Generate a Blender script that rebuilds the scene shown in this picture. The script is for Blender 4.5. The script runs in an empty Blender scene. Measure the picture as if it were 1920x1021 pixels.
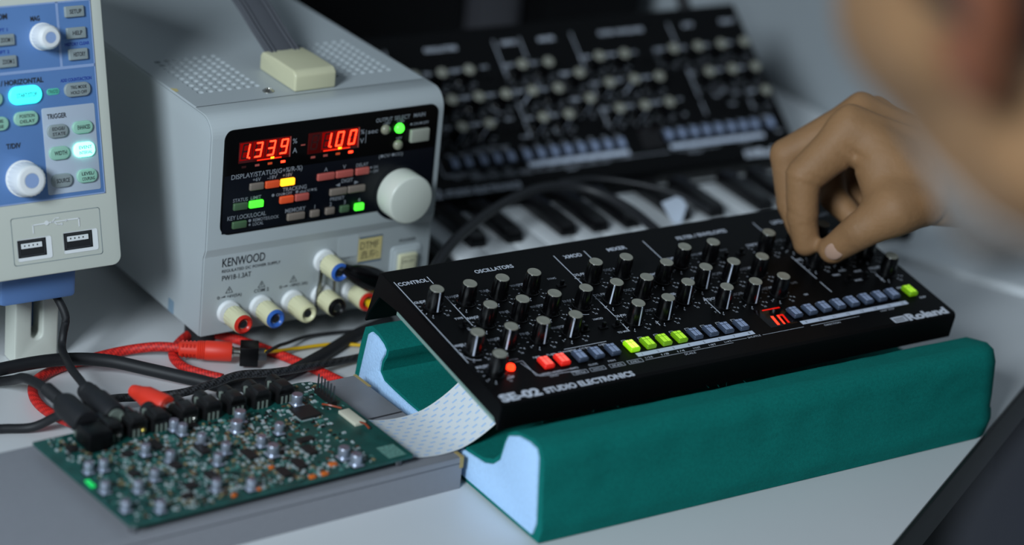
import bpy, bmesh, math, random
import numpy as np
from mathutils import Matrix, Vector, Euler
R_ = math.radians
SC = bpy.context.scene
COL = SC.collection
random.seed(7)

# ------------------------------------------------------------------ camera, world, light, exposure
cam = bpy.data.cameras.new('camera'); camo = bpy.data.objects.new('camera', cam); COL.objects.link(camo)
camo.matrix_world = Matrix(((0.83667616, 0.14015201, -0.52946239, -0.60955074), (-0.53873137, 0.38480171, -0.74946391, -0.85879076),
                            (0.09869916, 0.91229658, 0.3974587, 0.5851998), (0, 0, 0, 1)))
cam.sensor_width = 36.0; cam.lens = 4518.13 / 1920 * 36
cam.clip_start = 0.02; cam.clip_end = 30
cam.dof.use_dof = True; cam.dof.focus_distance = 1.268; cam.dof.aperture_fstop = 3.5
SC.camera = camo
world = bpy.data.worlds.new('world'); SC.world = world; world.use_nodes = True
bg = world.node_tree.nodes['Background']; bg.inputs[0].default_value = (0.72, 0.85, 1.0, 1); bg.inputs[1].default_value = 0.10
def area(name, loc, target, sx, sy, power, col):
    l = bpy.data.lights.new(name, 'AREA'); l.shape = 'RECTANGLE'; l.size = sx; l.size_y = sy; l.energy = power; l.color = col
    o = bpy.data.objects.new(name, l); COL.objects.link(o); o.location = loc
    o.rotation_euler = (Vector(target) - Vector(loc)).to_track_quat('-Z', 'Y').to_euler(); return o
area('window_daylight', (-2.10, -1.22, 1.50), (0.0, 0.2, 0.05), 0.65, 0.75, 78, (0.79, 0.91, 1.0))
SC.view_settings.view_transform = 'Standard'; SC.view_settings.look = 'None'
SC.view_settings.gamma = 1.0; SC.view_settings.exposure = 0.0; SC.view_settings.use_curve_mapping = False
SC.cycles.use_denoising = True
SC.cycles.max_bounces = 6
SC.render.film_transparent = False

# ------------------------------------------------------------------ materials
def lin(h):
    h = h.lstrip('#'); v = [int(h[i:i+2], 16) / 255 for i in (0, 2, 4)]
    return tuple(x / 12.92 if x <= .04045 else ((x + .055) / 1.055) ** 2.4 for x in v) + (1,)
MATS = {}
def mat(name, col, rough=.5, metal=0., emit=None, es=0., noise=0., nscale=60., bump=0., bscale=400., spec=.5, sheen=0., sss=0., coat=0., trans=0.):
    m = bpy.data.materials.new(name); m.use_nodes = True; nt = m.node_tree; b = nt.nodes['Principled BSDF']
    c = lin(col) if isinstance(col, str) else tuple(col) + (1,)
    b.inputs['Base Color'].default_value = c; b.inputs['Roughness'].default_value = rough; b.inputs['Metallic'].default_value = metal
    b.inputs['Specular IOR Level'].default_value = spec
    if emit: b.inputs['Emission Color'].default_value = lin(emit); b.inputs['Emission Strength'].default_value = es
    if sheen: b.inputs['Sheen Weight'].default_value = sheen; b.inputs['Sheen Roughness'].default_value = .6; b.inputs['Sheen Tint'].default_value = c
    if sss: b.inputs['Subsurface Weight'].default_value = sss; b.inputs['Subsurface Radius'].default_value = (.008, .003, .0015); b.inputs['Subsurface Scale'].default_value = 1.0
    if coat: b.inputs['Coat Weight'].default_value = coat
    if trans: b.inputs['Transmission Weight'].default_value = trans
    tc = nt.nodes.new('ShaderNodeTexCoord')
    if noise:
        n = nt.nodes.new('ShaderNodeTexNoise'); n.inputs['Scale'].default_value = nscale; n.inputs['Detail'].default_value = 5
        nt.links.new(tc.outputs['Object'], n.inputs['Vector'])
        mr = nt.nodes.new('ShaderNodeMapRange'); mr.inputs['From Min'].default_value = .25; mr.inputs['From Max'].default_value = .75
        mr.inputs['To Min'].default_value = 1 - noise; mr.inputs['To Max'].default_value = 1 + noise
        nt.links.new(n.outputs['Fac'], mr.inputs['Value'])
        mx = nt.nodes.new('ShaderNodeVectorMath'); mx.operation = 'SCALE'; mx.inputs[0].default_value = c[:3]
        nt.links.new(mr.outputs['Result'], mx.inputs['Scale']); nt.links.new(mx.outputs['Vector'], b.inputs['Base Color'])
    if bump:
        n2 = nt.nodes.new('ShaderNodeTexNoise'); n2.inputs['Scale'].default_value = bscale; n2.inputs['Detail'].default_value = 6
        nt.links.new(tc.outputs['Object'], n2.inputs['Vector'])
        bp = nt.nodes.new('ShaderNodeBump'); bp.inputs['Strength'].default_value = bump; bp.inputs['Distance'].default_value = .001
        nt.links.new(n2.outputs['Fac'], bp.inputs['Height']); nt.links.new(bp.outputs['Normal'], b.inputs['Normal'])
    MATS[name] = m
    return m
def braid(name, c1, c2, rough):
    m = mat(name, c1, rough); nt = m.node_tree; b = nt.nodes['Principled BSDF']
    uv = nt.nodes.new('ShaderNodeUVMap')
    ck = nt.nodes.new('ShaderNodeTexChecker'); ck.inputs['Scale'].default_value = 1; ck.inputs['Color1'].default_value = lin(c1); ck.inputs['Color2'].default_value = lin(c2)
    nt.links.new(uv.outputs['UV'], ck.inputs['Vector']); nt.links.new(ck.outputs['Color'], b.inputs['Base Color'])
    bp = nt.nodes.new('ShaderNodeBump'); bp.inputs['Strength'].default_value = .5; bp.inputs['Distance'].default_value = .0004
    nt.links.new(ck.outputs['Fac'], bp.inputs['Height']); nt.links.new(bp.outputs['Normal'], b.inputs['Normal'])
    return m
mat('desk_white', '#d9dbdd', .42, noise=.02, nscale=8)
mat('clip_blue', '#7d95a8', .5); mat('desk_bright', '#eef1f3', .4, noise=.02, nscale=8); mat('desk_edge', '#0a090b', .5, noise=.15)
mat('wall_paint', '#90969a', .8, noise=.02, nscale=4, bump=.05, bscale=80)
mat('floor_grey', '#3d3e42', .7, noise=.1)
mat('psu_paint', '#b2b9bb', .45, noise=.015, nscale=20, bump=.04, bscale=900)
mat('psu_side', '#aeb5b8', .45, noise=.015, nscale=20, bump=.04, bscale=900)
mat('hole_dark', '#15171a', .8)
mat('face_black', '#030304', .3, spec=.2); mat('face_navy', '#0b0e16', .35, spec=.25)
mat('print_grey', '#8a8f96', .6); mat('print_dark', '#2c2f36', .6); mat('print_white', '#b9bfc9', .6); mat('print_blue', '#2440a0', .6)
mat('cream', '#ccc9a8', .4, noise=.02); mat('strap_grey', '#4e5056', .55, bump=.1)
mat('chrome', '#b8b6ae', .25, 1.0); mat('steel', '#8f9094', .35, 1.0, noise=.05); mat('brass', '#c8b25a', .3, 1.0)
mat('white_plastic', '#e3e5e6', .4); mat('post_cream', '#d6d2ac', .38)
mat('red_plastic', '#c8281b', .35); mat('blue_plastic', '#2f5fb0', .35); mat('cream_ring', '#d8d4aa', .35); mat('black_plastic', '#08080a', .4, spec=.25)
mat('black_gloss', '#040405', .2); mat('black_rubber', '#121317', .6, noise=.1)
mat('knob_cream', '#cfd3c8', .38)
mat('digit_on', '#ff2010', .4, emit='#ff3018', es=6.0); mat('digit_off', '#3a1010', .5); mat('glow_red', '#220303', .25, emit='#ff0400', es=.2)
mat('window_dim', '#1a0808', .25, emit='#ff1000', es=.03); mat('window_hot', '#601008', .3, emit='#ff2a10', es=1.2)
mat('key_grey', '#7d7268', .45); mat('key_red', '#ab5850', .45, emit='#ff3020', es=.03); mat('key_orange', '#b4502c', .45, emit='#ff4410', es=.22)
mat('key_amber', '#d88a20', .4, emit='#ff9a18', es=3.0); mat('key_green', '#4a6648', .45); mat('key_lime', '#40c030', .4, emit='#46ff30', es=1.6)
mat('led_off', '#8c8c78', .3); mat('led_green', '#40e040', .3, emit='#48ff38', es=2.2); mat('key_clear', '#9a9c90', .35)
mat('tape', '#cdbd82', .5, noise=.04); mat('tape_faint', '#c8c6a4', .5); mat('tape_blue', '#33587a', .5); mat('ink', '#3a342c', .7)
mat('scope_white', '#c9ccc2', .5, noise=.01); mat('scope_blue', '#6188c0', .5, noise=.03); mat('scope_line', '#8fa6d0', .5); mat('scope_panel', '#b4bfce', .5)
mat('scope_foot_blue', '#5b7db2', .45); mat('button_grey', '#8f9a9c', .45); mat('button_green', '#98c0b0', .4, emit='#30e0a0', es=.05)
mat('button_cyan', '#60e8e8', .4, emit='#28f0f4', es=1.35); mat('button_mint', '#b0ffe0', .4, emit='#7cffd8', es=2.6); mat('lamp_mint', '#58b0a0', .5, emit='#30e0b0', es=.08)
mat('synth_black', '#040405', .5, noise=.1, nscale=200, bump=.04, bscale=1500, spec=.16); mat('synth_flange', '#0a090b', .35)
mat('print_synth', '#c6ccd8', .6); mat('print_strip', '#c8d2e4', .55); mat('cap_metal', '#9c9b8e', .4, .35); mat('pointer', '#c4ccdc', .5)
mat('board_green_edge', '#7f9a92', .5)
mat('btn_dark', '#3c4658', .35); mat('btn_lens', '#94a2c0', .4); mat('btn_green', '#5f8a10', .35, emit='#90d808', es=.16); mat('btn_green_hot', '#90d010', .35, emit='#a0f008', es=.35)
mat('btn_red', '#d02820', .35, emit='#ff2010', es=.28); mat('lens_red', '#ff8070', .4, emit='#ff4030', es=.9); mat('lens_green', '#a8d840', .4, emit='#b8f820', es=.45); mat('lens_green_hot', '#e0ff80', .4, emit='#d8ff40', es=1.0)
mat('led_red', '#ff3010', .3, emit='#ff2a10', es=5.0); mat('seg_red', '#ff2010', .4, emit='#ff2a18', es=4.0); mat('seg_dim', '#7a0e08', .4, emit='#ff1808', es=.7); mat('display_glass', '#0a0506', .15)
mat('foam', '#b2d6fc', .75, noise=.05, nscale=500, bump=.5, bscale=700)
mat('felt', '#0d6e66', .95, noise=.16, nscale=700, bump=.55, bscale=2600, sheen=.35, spec=.1)
mat('box_grey', '#85868c', .5, noise=.03, nscale=300, bump=.03); mat('cardboard', '#a8935e', .8)
mat('pcb_green', '#114a44', .4, noise=.35, nscale=120); mat('pcb_edge', '#1e6e54', .5); mat('cap_alu', '#aab2c2', .3, .6); mat('cap_base', '#141014', .5); mat('cap_top', '#8f8694', .35, .6)
mat('chip_black', '#1a1414', .5); mat('solder', '#b8c4c6', .35, .2); mat('smd_brown', '#5a3c28', .6); mat('smd_tan', '#8a7a58', .6); mat('smd_teal', '#4d8078', .6)
mat('orange_part', '#d86a20', .4); mat('copper_wire', '#8e3a1c', .4); mat('jack_black', '#121112', .45); mat('jack_metal', '#8f9a90', .4, .4); mat('white_conn', '#d0ccb8', .5); mat('pcb_lamp', '#20c060', .4, emit='#18ff70', es=.35)
mat('sticker', '#5e8a80', .5, noise=.4, nscale=700)
mat('orange_rubber', '#e0341f', .5); mat('wire_yellow', '#d4a80c', .45); mat('wire_black', '#16171b', .5)
braid('braid_red', '#d8261c', '#a81410', .6); braid('braid_black', '#0b0b0d', '#2e2e31', .55)
mat('ribbon_white', '#e2e6ea', .35); mat('ribbon_blue', '#b4cff0', .4)
mat('key_white', '#cdd0d2', .3); mat('key_black', '#0a090b', .28); mat('paper', '#d8e2f2', .6)
mat('case_black', '#040405', .6, spec=.1); mat('shade_grey', '#2e2d32', .6)
mat('skin', '#8f6b49', .62, noise=.12, nscale=45, bump=.3, bscale=330, sss=.05, spec=.35); mat('ear_red', '#78462e', .55, sss=.1); mat('nail', '#b08f7c', .3); mat('beard', '#8e8680', .8, noise=.25, nscale=400, bump=.5, bscale=900)
mat('hair', '#2a2522', .7, noise=.3, nscale=300); mat('navy_cloth', '#11141f', .9, noise=.2, nscale=300, bump=.3, bscale=900); mat('eye_white', '#d8d4cc', .3); mat('trouser', '#22232a', .9); mat('lip', '#8a5148', .5)

# ------------------------------------------------------------------ geometry helpers (millimetres)
FACE = Matrix(((1, 0, 0, 0), (0, 0, -1, 0), (0, 1, 0, 0), (0, 0, 0, 1)))      # face plane: x right, y up, z out of the face (-Y)
def T(x=0, y=0, z=0): return Matrix.Translation((x, y, z))
def RX(a): return Matrix.Rotation(R_(a), 4, 'X')
def RY(a): return Matrix.Rotation(R_(a), 4, 'Y')
def RZ(a): return Matrix.Rotation(R_(a), 4, 'Z')
class MB:
    def __init__(s, M=None): s.v = []; s.f = []; s.mi = []; s.uv = {}; s.M = M or Matrix.Identity(4); s.cur = 0
    def add(s, vs, fs, M=None, mi=None):
        A = s.M @ M if M is not None else s.M
        n = len(s.v); s.v += [A @ Vector(p) for p in vs]; s.f += [[n + i for i in f] for f in fs]; s.mi += [s.cur if mi is None else mi] * len(fs); return n
    def bmm(s, bm, M=None):
        bm.verts.index_update(); s.add([v.co.copy() for v in bm.verts], [[v.index for v in f.verts] for f in bm.faces], M); bm.free()
    def box(s, x0, x1, y0, y1, z0, z1, r=0, seg=2, M=None):
        bm = bmesh.new(); bmesh.ops.create_cube(bm, size=1)
        for v in bm.verts: v.co = Vector((x0 + (v.co.x + .5) * (x1 - x0), y0 + (v.co.y + .5) * (y1 - y0), z0 + (v.co.z + .5) * (z1 - z0)))
        if r: bmesh.ops.bevel(bm, geom=bm.edges[:], offset=r, segments=seg, profile=.5, affect='EDGES', clamp_overlap=True)
        s.bmm(bm, M); return s
    def prism(s, poly, z0, z1, r=0, seg=2, M=None, top=True):
        bm = bmesh.new(); n = len(poly)
        a = [bm.verts.new((p[0], p[1], z0)) for p in poly]; b = [bm.verts.new((p[0], p[1], z1)) for p in poly]
        bm.faces.new(a[::-1]); bm.faces.new(b)
        for i in range(n): bm.faces.new((a[i], a[(i+1) % n], b[(i+1) % n], b[i]))
        bmesh.ops.recalc_face_normals(bm, faces=bm.faces[:])
        if r:
            es = [e for e in bm.edges if e.verts[0] in b and e.verts[1] in b] if top else bm.edges[:]
            bmesh.ops.bevel(bm, geom=es, offset=r, segments=seg, profile=.5, affect='EDGES', clamp_overlap=True)
        s.bmm(bm, M); return s
    def lathe(s, prof, M=None, n=32, flute=None):
        vs = []; fs = []
        for k, (r, z) in enumerate(prof):
            for i in range(n):
                a = 2 * math.pi * i / n; rr = r * (1 - (flute[k] if flute else 0) * (i % 2)); vs.append((rr * math.cos(a), rr * math.sin(a), z))
        for k in range(len(prof) - 1):
            for i in range(n): j = (i + 1) % n; fs.append((k*n+i, k*n+j, (k+1)*n+j, (k+1)*n+i))
        if prof[0][0] > 1e-6: fs.append(tuple(range(n))[::-1])
        if prof[-1][0] > 1e-6: fs.append(tuple((len(prof)-1)*n + i for i in range(n)))
        s.add(vs, fs, M); return s
    def cyl(s, r, z0, z1, M=None, n=24, b=0):
        return s.lathe([(r, z0), (r, z1 - b), (r - b, z1)] if b else [(r, z0), (r, z1)], M, n)
    def tube(s, pts, r, n=10, step=2.0, M=None, flat=None, braid=0):
        P = smooth(pts, step); m = len(P); vs = []; fs = []; up = Vector((0, 0, 1)); ln = 0; base = len(s.v); uvs = []
        for i, p in enumerate(P):
            t = (P[min(i+1, m-1)] - P[max(i-1, 0)]).normalized()
            a = t.cross(up); a = a.normalized() if a.length > .05 else t.cross(Vector((0, 1, 0))).normalized(); c = a.cross(t)
            rr = r(i / (m - 1)) if callable(r) else r
            if i: ln += (P[i] - P[i-1]).length
            for k in range(n):
                th = 2 * math.pi * k / n; vs.append(p + a * math.cos(th) * rr * (flat or 1) + c * math.sin(th) * rr)
        for i in range(m - 1):
            for k in range(n): j = (k+1) % n; fs.append((i*n+k, i*n+j, (i+1)*n+j, (i+1)*n+k))
        fs.append(tuple(range(n))[::-1]); fs.append(tuple((m-1)*n + k for k in range(n)))
        f0 = len(s.f); s.add(vs, fs, M)
        if braid:
            d = [0]
            for i in range(1, m): d.append(d[-1] + (P[i] - P[i-1]).length)
            q = 0
            for i in range(m - 1):
                for k in range(n):
                    u0, u1 = k * braid / n, (k + 1) * braid / n; v0, v1 = d[i] / 1.4, d[i+1] / 1.4
                    s.uv[f0 + q] = [(u0 + v0 * .5, v0), (u1 + v0 * .5, v0), (u1 + v1 * .5, v1), (u0 + v1 * .5, v1)]; q += 1
        return s
    def text(s, t, x, y, h, w=None, al='l', M=None, z=0, rot=0, bold=0):
        vs, fs, x0, x1, hh = glyphs(t, bold)
        if not vs: return s
        sc = h / hh; sx = (w / (x1 - x0)) if w else sc
        off = {'l': 0, 'c': -.5, 'r': -1}[al] * (x1 - x0) * sx
        A = T(x, y, z) @ RZ(rot)
        s.add([((p[0] - x0) * sx + off, p[1] * sc, 0) for p in vs], fs, (M @ A) if M is not None else A); return s
    def quad(s, p, M=None): s.add(p, [tuple(range(len(p)))], M); return s
    def rect(s, x0, x1, y0, y1, z=0, M=None): return s.quad([(x0, y0, z), (x1, y0, z), (x1, y1, z), (x0, y1, z)], M)
    def line(s, pts, w, z=0, M=None):
        for a, b in zip(pts[:-1], pts[1:]):
            d = Vector((b[0]-a[0], b[1]-a[1], 0)).normalized() * (w / 2); nrm = Vector((-d.y, d.x, 0))
            A = Vector((a[0], a[1], z)) - d; B = Vector((b[0], b[1], z)) + d
            s.quad([A - nrm, B - nrm, B + nrm, A + nrm], M)
        return s
    def build(s, name, m, parent=None, smooth=True, ang=35, label=None):
        me = bpy.data.meshes.new(name); me.from_pydata([v * .001 for v in s.v], [], s.f)
        for x in (m if isinstance(m, (list, tuple)) else [m]): me.materials.append(MATS[x])
        if len(me.materials) > 1: me.polygons.foreach_set('material_index', s.mi)
        if s.uv:
            ul = me.uv_layers.new(name='UVMap')
            for fi, q in s.uv.items():
                for li, u in zip(me.polygons[fi].loop_indices, q): ul.data[li].uv = u
        bm = bmesh.new(); bm.from_mesh(me); bmesh.ops.recalc_face_normals(bm, faces=[f for f in bm.faces if len(f.verts) and not f.smooth or True]) if smooth else None; bm.to_mesh(me); bm.free()
        if smooth:
            me.polygons.foreach_set('use_smooth', [True] * len(me.polygons)); me.set_sharp_from_angle(angle=R_(ang))
        me.update()
        o = bpy.data.objects.new(name, me); COL.objects.link(o)
        if parent is not None: o.parent = parent
        if label: o['label'] = label
        return o
def smooth(pts, step):
    P = [Vector(p) for p in pts]
    if len(P) < 3: step = max(step, 1)
    out = []
    Q = [P[0] * 2 - P[1]] + P + [P[-1] * 2 - P[-2]]
    for i in range(1, len(Q) - 2):
        a, b, c, d = Q[i-1:i+3]; n = max(2, int((c - b).length / step))
        for k in range(n):
            t = k / n; out.append(.5 * ((2 * b) + (c - a) * t + (2*a - 5*b + 4*c - d) * t*t + (3*b - a - 3*c + d) * t**3))
    out.append(P[-1]); return out
GC = {}
def glyphs(t, bold=0):
    k = (t, bold)
    if k in GC: return GC[k]
    cu = bpy.data.curves.new('t', 'FONT'); cu.body = t; cu.size = 1; cu.resolution_u = 3; cu.offset = bold
    o = bpy.data.objects.new('t', cu); me = bpy.data.meshes.new_from_object(o)
    vs = [tuple(v.co) for v in me.vertices]; fs = [tuple(p.vertices) for p in me.polygons]
    bpy.data.objects.remove(o); bpy.data.curves.remove(cu); bpy.data.meshes.remove(me)
    xs = [v[0] for v in vs] or [0]
    GC[k] = (vs, fs, min(xs), max(xs), .69); return GC[k]
def tag(o, label, cat, group=None):
    o['label'] = label; o['category'] = cat
    if group: o['group'] = group
    return o
def thing(name, label, cat, loc=(0, 0, 0), rot=(0, 0, 0), group=None):
    o = bpy.data.objects.new(name, None); COL.objects.link(o); o.empty_display_size = .02
    o.location = [c * .001 for c in loc]; o.rotation_euler = [R_(a) for a in rot]; return tag(o, label, cat, group)
def struct(o): o['kind'] = 'structure'; return o
def dup(o, parent, loc=None, rot=None):
    c = o.copy(); COL.objects.link(c); c.parent = parent
    if loc is not None: c.location = [q * .001 for q in loc]
    if rot is not None: c.rotation_euler = [R_(a) for a in rot]
    for ch in [x for x in bpy.data.objects if x.parent == o]: dup(ch, c)
    return c
def rr(x0, x1, y0, y1, r, n=6):
    P = []
    for cx, cy, a0 in ((x1-r, y1-r, 0), (x0+r, y1-r, 90), (x0+r, y0+r, 180), (x1-r, y0+r, 270)):
        for k in range(n + 1): a = R_(a0 + 90 * k / n); P.append((cx + r * math.cos(a), cy + r * math.sin(a)))
    return P

# ------------------------------------------------------------------ setting
struct(MB().box(-2600, 560, -2600, 1300, -760, -740).build('floor', 'floor_grey', smooth=False))
struct(MB().box(550, 600, -700, 1300, -740, 1500).build('wall_right', 'wall_paint', smooth=False))
struct(MB().box(-2600, 550, 1250, 1300, -740, 1500).build('wall_back', 'wall_paint', smooth=False))

desk = thing('desk', 'large white-topped work desk with black edge carrying the instruments', 'desk')
DP = [(-963, -745), (480.7, 65.3), (114, 719), (-1330, -91)]
MB().prism(DP, -21, 0, r=1, M=None).build('table_top', 'desk_white', desk)
MB().box(0, 1655, -2.2, 0, -24, -.4, r=.6, M=T(-963, -745) @ RZ(29.3)).build('edge_band', 'desk_edge', desk)
for x, y in ((-900, -640), (380, 70), (90, 640), (-1230, -110)):
    MB().box(x - 25, x + 25, y - 25, y + 25, -740, -21).build('leg', 'desk_edge', desk, smooth=False)
sd = thing('side_desk', 'slightly higher white desk with rounded edge along the grey wall', 'desk')
MB().prism([(482, 66), (548, 104), (548, 719), (116, 719)], -20, 5, r=2.5, seg=4).build('table_top', 'desk_bright', sd)
for x, y in ((500, 110), (515, 690), (180, 690)):
    MB().box(x - 18, x + 18, y - 18, y + 18, -740, -20).build('leg', 'desk_edge', sd, smooth=False)

# black cases at the back
def case(x0, x1, y0, y1, h, m, label, zb=0):
    t = thing('equipment_case', label, 'case', ((x0 + x1) / 2, y0, zb)); w = (x1 - x0) / 2
    MB().box(-w, w, 0, y1 - y0, 6, h, r=4).build('body', m, t)
    MB().box(-w + 8, w - 8, -3, 1, 14, h - 10, r=1.5).build('front_panel', m, t)
    for sx in (-1, 1):
        for yy in (12, y1 - y0 - 12): MB().cyl(7, 0, 7, T(sx * (w - 15), yy)).build('foot', 'black_rubber', t)
case(105, 352, 600, 700, 330, 'case_black', 'wide black case behind the white power supply', 5)
case(356, 408, 606, 700, 330, 'shade_grey', 'narrow dark grey slab standing in for the shaded gap between black cases', 5)  # added block, its dark grey stands in for back wall in shadow
case(412, 520, 600, 700, 330, 'case_black', 'black case close to the grey wall, beside the dark grey slab', 5)

# ------------------------------------------------------------------ power supply
PW, PH, PD = 145.6, 127.0, 330.0
psu = thing('power_supply', 'white bench power supply with red digits and big cream dial', 'power supply', (-58.9, 205.9, 12), (0, 0, 1.46))
prof = [(2, 0), (2, 47), (0, 52), (0, PH - 11)] + [(11 - 11 * math.cos(R_(a)), PH - 11 + 11 * math.sin(R_(a))) for a in range(10, 91, 10)]
# sleeve: top with vent holes, sides; front bezel
fr = MB()
pr2 = prof + [(21, PH), (21, 0)]
M_SIDE = Matrix(((0, 0, 1, 0), (1, 0, 0, 0), (0, 1, 0, 0), (0, 0, 0, 1)))       # polygon (y,z) extruded along x
fr.prism(pr2, 0, PW, r=.3, top=False, M=M_SIDE); fr.build('front_bezel', 'psu_paint', psu)
sl = MB()
sl.box(0, PW, 21.3, PD, 0, PH - 2.0)
# top sheet: grid of cells with round holes
def holed(mb, x0, nx, y0, ny, p, r, z):
    for i in range(nx):
        for j in range(ny):
            cx, cy = x0 + i * p, y0 + j * p; n = 16; vs = []; fs = []
            for k in range(n):
                a = 2 * math.pi * k / n; c, s_ = math.cos(a), math.sin(a); q = p / 2 / max(abs(c), abs(s_))
                vs += [(cx + q * c, cy + q * s_, z), (cx + r * c, cy + r * s_, z), (cx + r * .9 * c, cy + r * .9 * s_, z - 1.7)]
            for k in range(n):
                a, b = 3 * k, 3 * ((k + 1) % n); fs += [(a, b, b + 1, a + 1), (a + 1, b + 1, b + 2, a + 2)]
            fs.append(tuple(3 * k + 2 for k in range(n))); mb.add(vs, fs)
HP = 5.72; hx0, hx1, hy0 = 13.4, 98.2, 40.8
holed(sl, hx0, 7, hy0, 10, HP, 2.0, PH); holed(sl, hx1, 7, hy0, 10, HP, 2.0, PH)
a0, a1, b0, b1 = hx0 - HP / 2, hx0 + 6.5 * HP, hx1 - HP / 2, hx1 + 6.5 * HP; c0, c1 = hy0 - HP / 2, hy0 + 9.5 * HP
for x0, x1, y0, y1 in ((1, a0, c0, c1), (a1, b0, c0, c1), (b1, PW - 1, c0, c1), (1, PW - 1, 21.3, c0), (1, PW - 1, c1, PD)): sl.rect(x0, x1, y0, y1, PH)
sl.add([(0, 21.3, PH - 1.5), (1, 21.3, PH), (1, PD, PH), (0, PD, PH - 1.5), (PW, 21.3, PH - 1.5), (PW - 1, 21.3, PH), (PW - 1, PD, PH), (PW, PD, PH - 1.5)], [(0, 1, 2, 3), (5, 4, 7, 6)])
sp_ = [(p[0] + 1.0, max(p[1] - .6, .2)) for p in prof] + [(PD, PH - .6), (PD, .2)]
for x in (-.7, PW + .05): sl.prism(sp_, x, x + .65, r=.2, M=M_SIDE, top=False)
sl.build('cover', 'psu_side', psu, ang=30)
for x in (12, PW - 12):
    for y in (24, PD - 30): MB().cyl(9, -12, 0.2, T(x, y), b=1).build('foot', 'black_rubber', psu)
MB().box(-1.1, -.6, 33, 39, 0.5, 8).build('side_clip', 'clip_blue', psu)
MB().lathe([(3.2, 0), (3.2, .5), (1.6, 1.6), (1.4, 1.0), (0, .8)], T(49.5, 30.4, PH), n=20).build('screw', 'chrome', psu)
# carrying handle: cream end caps and grey strap
hd = MB(); YR = PD - 25
hd.tube([(75.5, 48, PH + 5), (75.5, 62, PH + 9.5), (75.5, 80, PH + 17), (75.5, 103, PH + 27), (75.5, 140, PH + 38), (75.5, 190, PH + 42), (75.5, 240, PH + 34), (75.5, YR - 25, PH + 12), (75.5, YR - 14, PH + 5)], 2.4, n=14, step=6, flat=4.4)
strap = hd.build('handle_strap', 'strap_grey', psu)
rb = MB()
for dx in (-8.6, -6.2, 6.2, 8.6): rb.tube([(75.5 + dx, 48, PH + 7.1), (75.5 + dx, 61, PH + 11.6), (75.5 + dx, 79, PH + 19.1), (75.5 + dx, 102, PH + 29.2), (75.5 + dx, 140, PH + 40.2), (75.5 + dx, 190, PH + 44.2), (75.5 + dx, 241, PH + 36.2), (75.5 + dx, YR - 24, PH + 14)], .9, n=8, step=6)
rb.build('strap_rib', 'strap_grey', strap)
for yy, fl in ((24, 0), (YR, 180)):
    cb = MB(T(75.5, yy, PH) @ RZ(fl))
    cb.prism([(0, 0), (0, 9.5), (3, 11.8), (26, 11.8), (38, 11.2), (40, 9), (40, 0)], -13.2, 13.2, r=2.6, seg=4, top=False, M=M_SIDE)
    cb.build('handle_end', 'cream', psu)
wear = MB(); wear.quad([(.8, 52, PH + .1), (4, 50, PH + .1), (3.2, 46, PH + .1), (.9, 45.5, PH + .1)]); wear.build('paint_chip', 'tape', psu)
# display panel
fp = MB(FACE); fp.prism(rr(7.2, 142, 59.8, 120, 5.5), -.5, .5, r=.3); face = fp.build('control_panel', 'face_black', psu)
fp = MB(FACE); fp.prism([(8.2, 60.8), (141.2, 60.8), (141.2, 94.2), (8.2, 94.2)], .4, .62, r=.1); fp.build('navy_overlay', 'face_navy', face)
SEG = dict(a=[(1, 7.6), (4.2, 7.6)], b=[(4.6, 7.3), (4.6, 4.4)], c=[(4.6, 3.6), (4.6, .7)], d=[(1, .4), (4.2, .4)], e=[(.6, 3.6), (.6, .7)], f=[(.6, 7.3), (.6, 4.4)], g=[(1, 4), (4.2, 4)])
DIG = {'0': 'abcdef', '1': 'bc', '3': 'abcdg', '9': 'abcdfg', '8': 'abcdefg', 'N': 'abcef', ' ': ''}
def sevenseg(on, off, ch, x, y, w=5.4, h=8.6, dot=False, z=0, M=None, th=1.25):
    for k, (p, q) in SEG.items():
        tr = lambda t: (x + t[0] / 5.2 * w * .86 + t[1] / 8 * h * .16, y + t[1] / 8 * h)
        a, b = tr(p), tr(q); tgt = on if k in DIG[ch] else off
        if tgt: tgt.line([a, b], th * .78, z, M)
    if dot and on: on.lathe([(.55, 0), (.55, .1)], (M or Matrix.Identity(4)) @ T(x + w * .95 + .2, y + .3, z - .05), n=10)
def window(x0, x1, y0, y1, chars, dots, dim, name='digit_window'):
    w = MB(FACE); w.box(x0, x1, y0, y1, .3, 1.0, r=.35); W = w.build(name, 'window_dim', psu)
    n = len(chars); p = (x1 - x0 - .6) / n
    for i, ch in enumerate(chars):
        on = MB(FACE); off = MB(FACE); sevenseg(on if ch != ' ' else None, off, ch, x0 + i * p + 1.0, y0 + 2.5, dot=i in dots, z=1.12)
        if on.v:
            on.build('digit', 'digit_on', W, smooth=False); gl = MB(FACE); gl.rect(x0 + i * p + .5, x0 + (i + 1) * p + .1, y0 + 1.6, y1 - .5, 1.04); gl.build('digit_glow', 'glow_red', W, smooth=False)  # emissive rectangle behind each lit digit paints in its red halo
        if off.v: off.build('unlit_segments', 'digit_off', W, smooth=False)
    sp = MB(FACE)
    for i in range(1, n): sp.rect(x0 + i * p, x0 + i * p + .25, y0 + .8, y1 - .3, 1.06)
    sp.build('divider', 'digit_off', W, smooth=False)
    g = MB(FACE); g.rect(x1 - .9, x1 - .2, y0 + .2, y1 - .3, 1.08); g.build('window_edge', 'key_red', W, smooth=False)
    return W
W1 = window(15.8, 47.6, 100.6, 112.8, '1339', {0}, False)
W2 = window(58.2, 90.6, 100.4, 112.6, ' 100', {1}, False)
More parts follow.
